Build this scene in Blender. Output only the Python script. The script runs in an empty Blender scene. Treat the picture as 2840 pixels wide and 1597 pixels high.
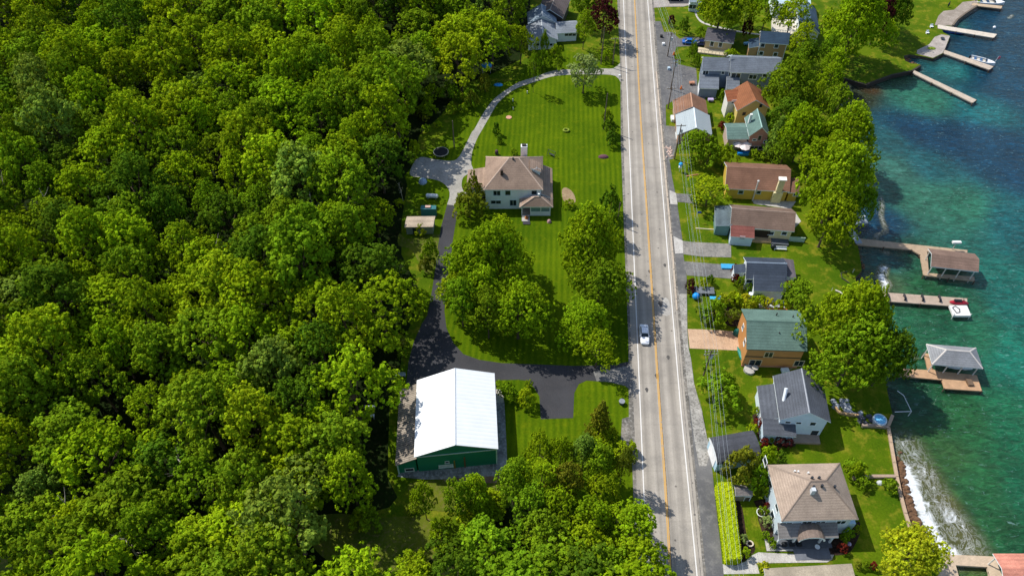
import bpy, bmesh, math, random
import numpy as np
from mathutils import Vector
from mathutils.geometry import tessellate_polygon
random.seed(7); rs = np.random.RandomState(7)
sc = bpy.context.scene
COL = sc.collection
rad = math.radians

# ------------------------------------------------------------------ survey
# The camera that took the aerial; S() turns a point read off the photograph
# into a point of the place, on the plane at height z (metres).
H, PITCH, F = 114.0, rad(48), 2062.0
CP, SP = math.cos(PITCH), math.sin(PITCH)
CROP = dict(A=(1780,0,.2761), B=(1780,200,.3451), C=(1780,650,.3451), D=(1880,1100,.343),
            E=(2280,0,.345), F=(2280,550,.3797), G=(2280,1050,.3776), H=(1080,0,.276),
            I=(1080,350,.276), J=(1080,950,.3106), K=(1300,1197,.276), L=(700,1197,.276),
            M=(1080,600,.3106), N=(2090,450,.2278), Q=(2100,0,.1587), R=(2640,0,.138),
            W=(0,0,1.1025), X=(0,0,1.0))
def px(c, x, y):
    a, b, s = CROP[c]
    return a + x*s, b + y*s
def ray(c, x, y):
    u, v = px(c, x, y)
    dx, dy = (u-1420)/F, (798.5-v)/F
    return Vector((dx, dy*SP + CP, dy*CP - SP))
CAM = Vector((0, 0, H))
def S(c, x, y, z=0.0):
    d = ray(c, x, y)
    return CAM + d*((z-H)/d.z)
def project(p):
    r = p - CAM
    X, Y, Z = r.x, r.y*SP + r.z*CP, r.y*CP - r.z*SP
    return 1420 + F*X/Z, 798.5 - F*Y/Z
def height_at(base, c, x, y):
    """height of a vertical thing standing at base whose top is seen at the given point"""
    v = px(c, x, y)[1]
    lo, hi = 0, 40
    for _ in range(40):
        m = (lo+hi)/2
        if project(base + Vector((0, 0, m)))[1] > v: lo = m
        else: hi = m
    return lo

# ------------------------------------------------------------------ nodes
MATS = {}
def srgb(h):
    if isinstance(h, str):
        h = h.lstrip('#'); c = [int(h[i:i+2], 16)/255 for i in (0, 2, 4)]
    else: c = h
    return tuple(x/12.92 if x <= .04045 else ((x+.055)/1.055)**2.4 for x in c)
def newmat(name):
    m = bpy.data.materials.new(name); m.use_nodes = True
    nt = m.node_tree; b = nt.nodes['Principled BSDF']
    return m, nt, b
def nd(nt, t, **kw):
    n = nt.nodes.new(t)
    for k, v in kw.items():
        if k.startswith('i_'):
            n.inputs[k[2:].replace('_', ' ')].default_value = v
        else: setattr(n, k, v)
    return n
def lk(nt, a, b): nt.links.new(a, b)
def pos(nt, scale=(1, 1, 1), rot=0.0):
    g = nd(nt, 'ShaderNodeNewGeometry'); mp = nd(nt, 'ShaderNodeMapping')
    mp.inputs['Scale'].default_value = scale; mp.inputs['Rotation'].default_value = (0, 0, rot)
    lk(nt, g.outputs['Position'], mp.inputs['Vector']); return mp.outputs['Vector']
def objpos(nt, scale=(1, 1, 1)):
    g = nd(nt, 'ShaderNodeTexCoord'); mp = nd(nt, 'ShaderNodeMapping')
    mp.inputs['Scale'].default_value = scale
    lk(nt, g.outputs['Object'], mp.inputs['Vector']); return mp.outputs['Vector']
def noise(nt, vec, scale, detail=3, rough=.55, dist=0.0):
    n = nd(nt, 'ShaderNodeTexNoise'); n.inputs['Scale'].default_value = scale
    n.inputs['Detail'].default_value = detail; n.inputs['Roughness'].default_value = rough
    n.inputs['Distortion'].default_value = dist
    lk(nt, vec, n.inputs['Vector']); return n.outputs['Fac']
def ramp(nt, fac, stops, interp='LINEAR'):
    r = nd(nt, 'ShaderNodeValToRGB'); r.color_ramp.interpolation = interp
    e = r.color_ramp.elements
    while len(e) > 1: e.remove(e[-1])
    for i, (p, c) in enumerate(stops):
        if not isinstance(c, (tuple, list)): c = (c, c, c)
        if i == 0: e[0].position = p; e[0].color = (*c[:3], 1)
        else: e.new(p).color = (*c[:3], 1)
    lk(nt, fac, r.inputs['Fac']); return r.outputs['Color']
def mix(nt, fac, a, b, mode='MIX'):
    m = nd(nt, 'ShaderNodeMix', data_type='RGBA', blend_type=mode)
    for s, v in ((m.inputs['Factor'], fac), (m.inputs['A'], a), (m.inputs['B'], b)):
        if hasattr(v, 'is_output') or isinstance(v, bpy.types.NodeSocket): lk(nt, v, s)
        elif isinstance(v, (int, float)): s.default_value = v if s.type == 'VALUE' else (v, v, v, 1)
        else: s.default_value = (*v[:3], 1)
    return m.outputs['Result']
def bump(nt, b, fac, strength=.3, dist=.1):
    n = nd(nt, 'ShaderNodeBump'); n.inputs['Strength'].default_value = strength
    n.inputs['Distance'].default_value = dist
    lk(nt, fac, n.inputs['Height']); lk(nt, n.outputs['Normal'], b.inputs['Normal'])
def scale3(c, k): return tuple(min(1, x*k) for x in c)

def m_ground(name, c1, c2, c3=None, s1=.15, s2=1.5, rough=.9, sbump=.3, fine=6.0, grain=.5):
    if name in MATS: return MATS[name]
    m, nt, b = newmat(name); v = pos(nt)
    n1 = noise(nt, v, s1, 4); n2 = noise(nt, v, s2, 4, .65); n3 = noise(nt, v, fine, 2, .7)
    col = mix(nt, ramp(nt, n1, [(.35, 0), (.65, 1)]), c1, c2)
    if c3: col = mix(nt, ramp(nt, n2, [(.5, 0), (.7, 1)]), col, c3)
    col = mix(nt, grain, col, ramp(nt, n3, [(.25, .35), (.75, .75)]), 'OVERLAY')
    lk(nt, col, b.inputs['Base Color']); b.inputs['Roughness'].default_value = rough
    b.inputs['Specular IOR Level'].default_value = .06
    bump(nt, b, n3, sbump, .15)
    MATS[name] = m; return m
def m_mown(name, c1, c2, ang, width):
    m, nt, b = newmat(name); v = pos(nt, (1, 1, 1), ang)
    n4 = noise(nt, pos(nt, (1, .25, 1), ang), .35, 3)
    w = nd(nt, 'ShaderNodeTexWave', wave_type='BANDS', bands_direction='X', wave_profile='SIN')
    w.inputs['Scale'].default_value = .314/width; w.inputs['Distortion'].default_value = 2.2
    w.inputs['Detail'].default_value = 3; w.inputs['Detail Scale'].default_value = .25
    lk(nt, v, w.inputs['Vector'])
    n1 = noise(nt, v, .07, 5, .65); n2 = noise(nt, v, 2.5, 4, .75); n3 = noise(nt, v, .45, 5, .72)
    f = mix(nt, mix(nt, 1.0, ramp(nt, n4, [(.35, .25), (.65, .85)]), .75, 'MULTIPLY'), n1, w.outputs['Fac'])
    col = mix(nt, ramp(nt, f, [(.2, 0), (.8, 1)]), c1, c2)
    col = mix(nt, ramp(nt, n1, [(.35, .5), (.6, 0)]), col, (c1[0]*.62, c1[1]*.72, c1[2]))
    col = mix(nt, ramp(nt, n3, [(.54, 0), (.76, .7)]), col, (c2[0]*1.45, c2[1]*1.15, c2[2]*1.4))
    col = mix(nt, .6, col, ramp(nt, n2, [(.25, .3), (.75, .78)]), 'OVERLAY')
    lk(nt, col, b.inputs['Base Color']); b.inputs['Roughness'].default_value = 1
    b.inputs['Specular IOR Level'].default_value = .03
    bump(nt, b, n2, .4, .15); return m
def m_roof(col, kind='shingle', stain=.5):
    key = ('roof', col, kind)
    if key in MATS: return MATS[key]
    m, nt, b = newmat('roof_'+kind); c = srgb(col)
    if kind == 'shingle':
        v = objpos(nt); big = noise(nt, v, .35, 4, .6); med = noise(nt, objpos(nt, (1.5, 1.5, 4)), 1.6, 3, .7); fi = noise(nt, objpos(nt, (3, 3, 8)), 2.5, 2, .8)
        colr = mix(nt, ramp(nt, big, [(.3, 0), (.7, 1)]), scale3(c, .78), scale3(c, 1.2))
        colr = mix(nt, ramp(nt, med, [(.4, 0), (.75, .55)]), colr, scale3(c, .6))
        colr = mix(nt, .55, colr, ramp(nt, fi, [(.25, .25), (.75, .8)]), 'OVERLAY')
        w = nd(nt, 'ShaderNodeTexWave', wave_type='BANDS', bands_direction='Z'); w.inputs['Scale'].default_value = 1.3
        w.inputs['Distortion'].default_value = .6; lk(nt, v, w.inputs['Vector'])
        colr = mix(nt, .10, colr, w.outputs['Color'], 'OVERLAY')
        b.inputs['Roughness'].default_value = .9; bump(nt, b, fi, .5, .05)
    elif kind == 'metal':
        v = objpos(nt); w = nd(nt, 'ShaderNodeTexWave', wave_type='BANDS', bands_direction='Y')
        w.inputs['Scale'].default_value = .42; lk(nt, v, w.inputs['Vector'])
        seam = ramp(nt, w.outputs['Fac'], [(.0, .88), (.10, 1)])
        big = noise(nt, v, .5, 4, .6)
        colr = mix(nt, 1.0, mix(nt, ramp(nt, big, [(.3, 0), (.8, 1)]), c, scale3(c, .9)), seam, 'MULTIPLY')
        b.inputs['Roughness'].default_value = .5; bump(nt, b, w.outputs['Fac'], .25, .05)
    elif kind == 'rust':
        v = objpos(nt, (.25, 1, 1)); w = nd(nt, 'ShaderNodeTexWave', wave_type='BANDS', bands_direction='Y')
        w.inputs['Scale'].default_value = .8; lk(nt, objpos(nt), w.inputs['Vector'])
        st = noise(nt, v, 1.6, 5, .7); big = noise(nt, objpos(nt), .3, 3)
        colr = mix(nt, ramp(nt, st, [(.4, 0), (.65, 1)]), c, scale3(c, .45))
        colr = mix(nt, ramp(nt, big, [(.5, 0), (.7, .6)]), colr, scale3(c, 1.3))
        colr = mix(nt, .35, colr, w.outputs['Color'], 'OVERLAY'); b.inputs['Roughness'].default_value = .7
        bump(nt, b, w.outputs['Fac'], .4, .08)
    lk(nt, colr, b.inputs['Base Color']); b.inputs['Specular IOR Level'].default_value = .25
    MATS[key] = m; return m
def m_wall(col, vert=False, lines=1.0):
    key = ('wall', col, vert)
    if key in MATS: return MATS[key]
    m, nt, b = newmat('siding'); c = srgb(col); v = objpos(nt)
    w = nd(nt, 'ShaderNodeTexWave', wave_type='BANDS', bands_direction='X' if vert else 'Z', wave_profile='SAW')
    w.inputs['Scale'].default_value = .9 if vert else 1.4; lk(nt, v, w.inputs['Vector'])
    n = noise(nt, v, .8, 4, .7)
    colr = mix(nt, ramp(nt, n, [(.3, 0), (.8, 1)]), c, scale3(c, .85))
    colr = mix(nt, 1.0, colr, ramp(nt, w.outputs['Fac'], [(0, .8), (.15, 1), (1, .96)]), 'MULTIPLY')
    lk(nt, colr, b.inputs['Base Color']); b.inputs['Roughness'].default_value = .6
    b.inputs['Specular IOR Level'].default_value = .3
    bump(nt, b, w.outputs['Fac'], .3, .03); MATS[key] = m; return m
def m_plain(col, rough=.6, metal=0.0, var=.15, sc_=1.5, spec=.4, name='paint'):
    key = ('plain', col, rough, metal)
    if key in MATS: return MATS[key]
    m, nt, b = newmat(name); c = srgb(col); n = noise(nt, objpos(nt), sc_, 4, .7)
    lk(nt, mix(nt, ramp(nt, n, [(.3, 0), (.7, 1)]), scale3(c, 1-var), scale3(c, 1+var)), b.inputs['Base Color'])
    b.inputs['Roughness'].default_value = rough; b.inputs['Metallic'].default_value = metal
    b.inputs['Specular IOR Level'].default_value = spec
    MATS[key] = m; return m
def m_wood(col, along='X'):
    key = ('wood', col, along)
    if key in MATS: return MATS[key]
    m, nt, b = newmat('planks'); c = srgb(col); v = objpos(nt)
    w = nd(nt, 'ShaderNodeTexWave', wave_type='BANDS', bands_direction=along)
    w.inputs['Scale'].default_value = 1.6; lk(nt, v, w.inputs['Vector'])
    n = noise(nt, v, 1.0, 4, .7)
    colr = mix(nt, ramp(nt, n, [(.3, 0), (.75, 1)]), scale3(c, 1.1), scale3(c, .72))
    colr = mix(nt, 1.0, colr, ramp(nt, w.outputs['Fac'], [(0, .55), (.25, 1)]), 'MULTIPLY')
    lk(nt, colr, b.inputs['Base Color']); b.inputs['Roughness'].default_value = .8
    MATS[key] = m; return m
def m_glass():
    if 'glass' in MATS: return MATS['glass']
    m, nt, b = newmat('window_glass'); n = noise(nt, objpos(nt), 2, 2)
    lk(nt, ramp(nt, n, [(.3, (.006, .012, .018)), (.7, (.03, .05, .06))]), b.inputs['Base Color'])
    b.inputs['Roughness'].default_value = .08; MATS['glass'] = m; return m
def m_leaf(name='leaves'):
    if name in MATS: return MATS[name]
    m, nt, b = newmat(name)
    at = nd(nt, 'ShaderNodeAttribute', attribute_name='tint'); oi = nd(nt, 'ShaderNodeObjectInfo')
    c = mix(nt, 1.0, at.outputs['Color'], oi.outputs['Color'], 'MULTIPLY')
    n = noise(nt, pos(nt), .22, 2, .5)
    c = mix(nt, 1.0, c, ramp(nt, n, [(.3, (.82, .88, .9)), (.7, (1.10, 1.06, .9))]), 'MULTIPLY')
    out = nt.nodes['Material Output']; nt.nodes.remove(b)
    d = nd(nt, 'ShaderNodeBsdfDiffuse'); t = nd(nt, 'ShaderNodeBsdfTranslucent'); ms = nd(nt, 'ShaderNodeMixShader')
    lk(nt, c, d.inputs['Color']); lk(nt, mix(nt, 1.0, c, (1.25, 1.05, .5), 'MULTIPLY'), t.inputs['Color'])
    ms.inputs[0].default_value = .27
    lk(nt, d.outputs[0], ms.inputs[1]); lk(nt, t.outputs[0], ms.inputs[2]); lk(nt, ms.outputs[0], out.inputs['Surface'])
    MATS[name] = m; return m

# ------------------------------------------------------------------ objects
def tag(o, label=None, cat=None, group=None, kind=None):
    if label: o['label'] = label
    if cat: o['category'] = cat
    if group: o['group'] = group
    if kind: o['kind'] = kind
    return o
def empty(name, loc, rz=0.0):
    o = bpy.data.objects.new(name, None); COL.objects.link(o)
    o.location = loc; o.rotation_euler = (0, 0, rz); o.empty_display_size = .5; return o
def thing(name, label, cat, loc=(0, 0, 0), rz=0.0, group=None):
    return tag(empty(name, loc, rz), label, cat, group)
def mesh_obj(name, verts, faces, mats, parent=None, mi=None, smooth=False):
    me = bpy.data.meshes.new(name); me.from_pydata([tuple(v) for v in verts], [], faces)
    for m in (mats if isinstance(mats, (list, tuple)) else [mats]): me.materials.append(m)
    if mi: me.polygons.foreach_set('material_index', mi)
    if smooth: me.polygons.foreach_set('use_smooth', [True]*len(me.polygons))
    me.update()
    o = bpy.data.objects.new(name, me); COL.objects.link(o)
    if parent: o.parent = parent
    return o
class MB:
    """collects simple shapes into one mesh"""
    def __init__(s): s.v, s.f, s.m = [], [], []
    def add(s, v, f, mi=0):
        k = len(s.v); s.v += [tuple(p) for p in v]; s.f += [tuple(i+k for i in q) for q in f]; s.m += [mi]*len(f)
    def box(s, x0, y0, z0, x1, y1, z1, mi=0, t=None):
        v = [(x, y, z) for z in (z0, z1) for x, y in ((x0, y0), (x1, y0), (x1, y1), (x0, y1))]
        if t: v = [t(*p) for p in v]
        s.add(v, [(3, 2, 1, 0), (4, 5, 6, 7), (0, 1, 5, 4), (1, 2, 6, 5), (2, 3, 7, 6), (3, 0, 4, 7)], mi); return s
    def tube(s, pts, radii, n=8, mi=0, caps=True):
        pts = [Vector(p) for p in pts]; rings = []; k0 = len(s.v); vs = []; fs = []
        for i, p in enumerate(pts):
            d = (pts[min(i+1, len(pts)-1)] - pts[max(i-1, 0)]).normalized()
            a = d.cross(Vector((0, 0, 1)) if abs(d.z) < .9 else Vector((1, 0, 0))).normalized(); b = d.cross(a)
            r = radii[i] if isinstance(radii, (list, tuple)) else radii
            vs += [p + (a*math.cos(t)+b*math.sin(t))*r for t in (2*math.pi*j/n for j in range(n))]
        for i in range(len(pts)-1):
            for j in range(n):
                fs.append((i*n+j, i*n+(j+1) % n, (i+1)*n+(j+1) % n, (i+1)*n+j))
        if caps:
            fs.append(tuple(range(n))); fs.append(tuple((len(pts)-1)*n+j for j in reversed(range(n))))
        s.add(vs, fs, mi); return s
    def dome(s, c, rx, ry, rz, n=12, k=5, mi=0, full=False):
        vs = []; fs = []; lo = -math.pi/2 if full else 0
        for i in range(k+1):
            a = lo + (math.pi/2-lo)*i/k
            for j in range(n):
                t = 2*math.pi*j/n
                vs.append((c[0]+rx*math.cos(a)*math.cos(t), c[1]+ry*math.cos(a)*math.sin(t), c[2]+rz*math.sin(a)))
        for i in range(k):
            for j in range(n): fs.append((i*n+j, i*n+(j+1) % n, (i+1)*n+(j+1) % n, (i+1)*n+j))
        if not full: fs.append(tuple(reversed(range(n))))
        s.add(vs, fs, mi); return s
    def prism(s, poly, z0, z1, mi=0):
        n = len(poly); v = [(p[0], p[1], z0) for p in poly] + [(p[0], p[1], z1) for p in poly]
        s.add(v, [tuple(reversed(range(n))), tuple(range(n, 2*n))] + [(i, (i+1) % n, n+(i+1) % n, n+i) for i in range(n)], mi); return s
    def build(s, name, mats, parent=None, smooth=False):
        return mesh_obj(name, s.v, s.f, mats, parent, s.m if isinstance(mats, (list, tuple)) and len(mats) > 1 else None, smooth)

def catmull(pts, n=6, closed=True):
    out = []; m = len(pts)
    for i in range(m if closed else m-1):
        g = (lambda k: pts[k % m]) if closed else (lambda k: pts[max(0, min(m-1, k))])
        p0, p1, p2, p3 = g(i-1), g(i), g(i+1), g(i+2)
        for j in range(n):
            t = j/n; t2, t3 = t*t, t*t*t
            out.append(tuple(.5*((2*p1[k]) + (-p0[k]+p2[k])*t + (2*p0[k]-5*p1[k]+4*p2[k]-p3[k])*t2 + (-p0[k]+3*p1[k]-3*p2[k]+p3[k])*t3) for k in (0, 1)))
    if not closed: out.append(tuple(pts[-1][:2]))
    return out
def survey_poly(c, pts, z=0.0, smooth=0):
    w = [S(p[0], p[1], p[2], z) if len(p) == 3 else S(c, p[0], p[1], z) for p in pts]
    w = [(p.x, p.y) for p in w]
    return catmull(w, smooth) if smooth else w
def area2(p): return sum(p[i][0]*p[(i+1) % len(p)][1]-p[(i+1) % len(p)][0]*p[i][1] for i in range(len(p)))
def sheet(name, poly, z, mat, kind='structure', label=None, cat=None):
    if area2(poly) < 0: poly = poly[::-1]
    poly = [p for i, p in enumerate(poly) if (Vector(p)-Vector(poly[i-1])).length > 1e-3]
    tris = tessellate_polygon([[Vector((p[0], p[1], 0)) for p in poly]])
    V3 = [(p[0], p[1], z) for p in poly]
    F3 = [t if area2([poly[i] for i in t]) > 0 else tuple(reversed(t)) for t in tris]
    me = bpy.data.meshes.new(name); me.from_pydata(V3, [], F3); me.materials.append(mat); me.update()
    o = bpy.data.objects.new(name, me); COL.objects.link(o)
    return tag(o, label, cat, None, kind)
def inside(p, poly):
    r = False; n = len(poly); x, y = p
    for i in range(n):
        x1, y1 = poly[i]; x2, y2 = poly[(i+1) % n]
        if (y1 > y) != (y2 > y) and x < (x2-x1)*(y-y1)/(y2-y1)+x1: r = not r
    return r

# ------------------------------------------------------------------ buildings
WHITE = '#e6ecec'
class Building:
    def __init__(s, name, label, cat, c, fl, fr, bl, z, group=None):
        s.O, b, d = S(c, *fl, z), S(c, *fr, z), S(c, *bl, z)
        u = (b-s.O); u.z = 0; v = (d-s.O); v.z = 0
        s.W, s.D = u.length, v.length; s.u, s.v = u.normalized(), v.normalized()
        perp = Vector((-s.u.y, s.u.x, 0))
        # houses are square: keep no more than a slight skew
        lim = rad(5); sk = math.atan2(s.v.dot(s.u), s.v.dot(perp)); sk = max(-lim, min(lim, sk))
        s.D *= 1; s.v = (s.u*math.sin(sk) + perp*math.cos(sk)).normalized()
        s.vx, s.vy = math.sin(sk), math.cos(sk)
        s.rz = math.atan2(s.u.y, s.u.x)
        s.O.z = 0
        s.root = thing(name, label, cat, s.O, s.rz, group)
    def t(s, x, y, z): return (x+y*s.vx, y*s.vy, z)
    def L(s, c, x, y, z):
        r = S(c, x, y, z) - s.O
        perp = Vector((-s.u.y, s.u.x, 0)); ly = r.dot(perp)/s.vy
        return r.dot(s.u) - ly*s.vx, ly
    def rect(s, c, fl, fr, bl, z):
        a, b, d = s.L(c, *fl, z), s.L(c, *fr, z), s.L(c, *bl, z)
        return a[0], (a[1]+b[1])/2, b[0], d[1]
    def slab(s, verts, faces, thick, mats, name='roof', parent=None):
        n = len(verts); cnt = {}
        for f in faces:
            for i in range(len(f)):
                a, b = f[i], f[(i+1) % len(f)]; cnt[(a, b)] = 1
        mb = MB(); tv = [s.t(*v) for v in verts]
        bv = [(v[0], v[1], v[2]-thick) for v in tv]
        fs = list(faces) + [tuple(n+i for i in reversed(f)) for f in faces]; mi = [0]*len(faces)+[1]*len(faces)
        for (a, b) in cnt:
            if (b, a) not in cnt: fs.append((b, a, n+a, n+b)); mi.append(1)
        return mesh_obj(name, tv+bv, fs, mats, parent or s.root, mi)
    def vol(s, r, z0, ze, roof='gx', rise=2.0, wall=None, roofm=None, oh=.4, trim=WHITE, thick=.2, ridge=None, walls=True, cap=None, name='wall'):
        x0, y0, x1, y1 = r; V = dict(x0=x0+oh, y0=y0+oh, x1=x1-oh, y1=y1-oh, z0=z0, z1=ze, r=r)
        a0, b0, a1, b1 = V['x0'], V['y0'], V['x1'], V['y1']
        xc, yc = (x0+x1)/2, (y0+y1)/2; mats = [roofm, m_plain(trim)]
        k = .1
        if roof == 'gx':
            sl = rise/((y1-y0)/2); zw = ze+oh*sl-k
            tv = [(x0, y0, ze), (x1, y0, ze), (x1, yc, ze+rise), (x0, yc, ze+rise), (x1, y1, ze), (x0, y1, ze)]
            tf = [(0, 1, 2, 3), (3, 2, 4, 5)]; caps = [((x0, yc), (x1, yc), ze+rise, ze+rise)]
            prof = [(b0, z0), (b1, z0), (b1, zw), (yc, ze+rise-k), (b0, zw)]; ax = 'x'
        elif roof == 'gy':
            sl = rise/((x1-x0)/2); zw = ze+oh*sl-k
            tv = [(x0, y0, ze), (xc, y0, ze+rise), (xc, y1, ze+rise), (x0, y1, ze), (x1, y0, ze), (x1, y1, ze)]
            tf = [(0, 1, 2, 3), (1, 4, 5, 2)]; caps = [((xc, y0), (xc, y1), ze+rise, ze+rise)]
            prof = [(a0, z0), (a1, z0), (a1, zw), (xc, ze+rise-k), (a0, zw)]; ax = 'y'
        elif roof == 'hip':
            w, d = x1-x0, y1-y0
            if ridge: q0, q1 = (x0+w*ridge[0], y0+d*ridge[2]), (x0+w*ridge[1], y0+d*ridge[2])
            elif w >= d: q0, q1 = (x0+d/2, yc), (x1-d/2, yc)
            else: q0, q1 = (xc, y0+w/2), (xc, y1-w/2)
            zr = ze+rise
            tv = [(x0, y0, ze), (x1, y0, ze), (x1, y1, ze), (x0, y1, ze), (*q0, zr), (*q1, zr)]
            if ridge or w >= d: tf = [(0, 1, 5, 4), (1, 2, 5), (2, 3, 4, 5), (3, 0, 4)]; cl = [(0, 4), (1, 5), (2, 5), (3, 4), (4, 5)]
            else: tf = [(0, 1, 4), (1, 2, 5, 4), (2, 3, 5), (3, 0, 4, 5)]; cl = [(0, 4), (1, 4), (2, 5), (3, 5), (4, 5)]
            caps = [(tv[a][:2], tv[b][:2], tv[a][2], tv[b][2]) for a, b in cl]; prof = None
            zw = ze-k+min(.3, oh*rise/(min(w, d)/2))
        else:  # shed, roof[1] is the high side
            hi = roof[1]; z = {'N': (ze, ze, ze+rise, ze+rise), 'S': (ze+rise, ze+rise, ze, ze), 'E': (ze, ze+rise, ze+rise, ze), 'W': (ze+rise, ze, ze, ze+rise), 'F': (ze,)*4}[hi]
            tv = [(x0, y0, z[0]), (x1, y0, z[1]), (x1, y1, z[2]), (x0, y1, z[3])]; tf = [(0, 1, 2, 3)]; caps = []
            def zz(x, y):
                fx, fy = (x-x0)/(x1-x0), (y-y0)/(y1-y0)
                return (z[0]*(1-fx)+z[1]*fx)*(1-fy)+(z[3]*(1-fx)+z[2]*fx)*fy-k
            prof = 'shed'
        R = s.slab(tv, tf, thick, mats)
        if cap:
            mb = MB()
            for (p, q, za, zb) in caps:
                P, Qq = Vector(s.t(p[0], p[1], za+.02)), Vector(s.t(q[0], q[1], zb+.02))
                d = (Qq-P).normalized(); n = d.cross(Vector((0, 0, 1))).normalized()*.16; up = Vector((0, 0, .07))
                mb.add([P-n-up, P+n-up, P+up*.6, Qq-n-up, Qq+n-up, Qq+up*.6], [(0, 3, 5, 2), (2, 5, 4, 1), (0, 1, 4, 3), (0, 2, 1), (3, 4, 5)])
            mb.build('ridge_cap', m_plain(cap), R)
        if walls:
            mb = MB()
            if prof is None: mb.box(a0, b0, z0, a1, b1, zw, t=s.t)
            elif prof == 'shed':
                cs = [(a0, b0), (a1, b0), (a1, b1), (a0, b1)]
                mb.add([s.t(x, y, z0) for x, y in cs]+[s.t(x, y, zz(x, y)) for x, y in cs],
                       [(3, 2, 1, 0), (4, 5, 6, 7), (0, 1, 5, 4), (1, 2, 6, 5), (2, 3, 7, 6), (3, 0, 4, 7)])
            else:
                n = len(prof)
                if ax == 'x': v = [s.t(x, p[0], p[1]) for x in (a0, a1) for p in prof]
                else: v = [s.t(p[0], y, p[1]) for y in (b1, b0) for p in prof]
                mb.add(v, [tuple(reversed(range(n))), tuple(range(n, 2*n))]+[(i, (i+1) % n, n+(i+1) % n, n+i) for i in range(n)])
            mb.build(name, wall, s.root)
        V['roof'] = R; return V
    def win(s, V, face, a, z, w=1.0, h=1.2, frame=WHITE, name='window', pane=None, label=None):
        def tt(p, n, zz):  # p along the face, n outwards
            if face == 'S': return s.t(p, V['y0']-n, zz)
            if face == 'N': return s.t(p, V['y1']+n, zz)
            if face == 'W': return s.t(V['x0']-n, p, zz)
            return s.t(V['x1']+n, p, zz)
        def bx(p0, p1, n0, n1, z0, z1, mb): mb.box(p0, n0, z0, p1, n1, z1, t=tt)
        mb = MB(); e = .13
        bx(a-w/2-e, a+w/2+e, -.02, .06, z+h/2, z+h/2+e, mb); bx(a-w/2-e-.05, a+w/2+e+.05, -.02, .1, z-h/2-e, z-h/2, mb)
        bx(a-w/2-e, a-w/2, -.02, .06, z-h/2, z+h/2, mb); bx(a+w/2, a+w/2+e, -.02, .06, z-h/2, z+h/2, mb)
        if w > 1.3: bx(a-.04, a+.04, -.02, .06, z-h/2, z+h/2, mb)
        f = mb.build(name, m_plain(frame), s.root)
        if label: f['label'] = label
        mb = MB(); bx(a-w/2, a+w/2, -.02, .03, z-h/2, z+h/2, mb); mb.build('pane' if name == 'window' else 'door_leaf', pane or m_glass(), f)
        return f
    def winp(s, V, c, x, y, w=1.0, h=1.2, **kw):
        """window on the south wall, where the survey point falls on it"""
        d = ray(c, x, y); p0 = s.O + s.v*V['y0']; n = Vector((-s.u.y, s.u.x, 0))
        t = (p0-CAM).dot(n)/d.dot(n); P = CAM+d*t; r = P-s.O; ly = r.dot(n)/s.vy
        return s.win(V, 'S', r.dot(s.u)-ly*s.vx, P.z, w, h, **kw)
    def box(s, name, x0, y0, z0, x1, y1, z1, mat, parent=None):
        return MB().box(x0, y0, z0, x1, y1, z1, t=s.t).build(name, mat, parent or s.root)
    def corners(s, V, col=WHITE):
        for x in (V['x0'], V['x1']):
            for y in (V['y0'], V['y1']):
                MB().box(x-.09, y-.09, V['z0'], x+.09, y+.09, V['z1']-.12, t=s.t).build('corner_board', m_plain(col), s.root)
    def pipe(s, x, y, z0, h=.7, r=.12, col='#3a3a3a'):
        mb = MB().tube([s.t(x, y, z0), s.t(x, y, z0+h)], r, 8); return mb.build('vent_pipe', m_plain(col), s.root)

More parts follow.
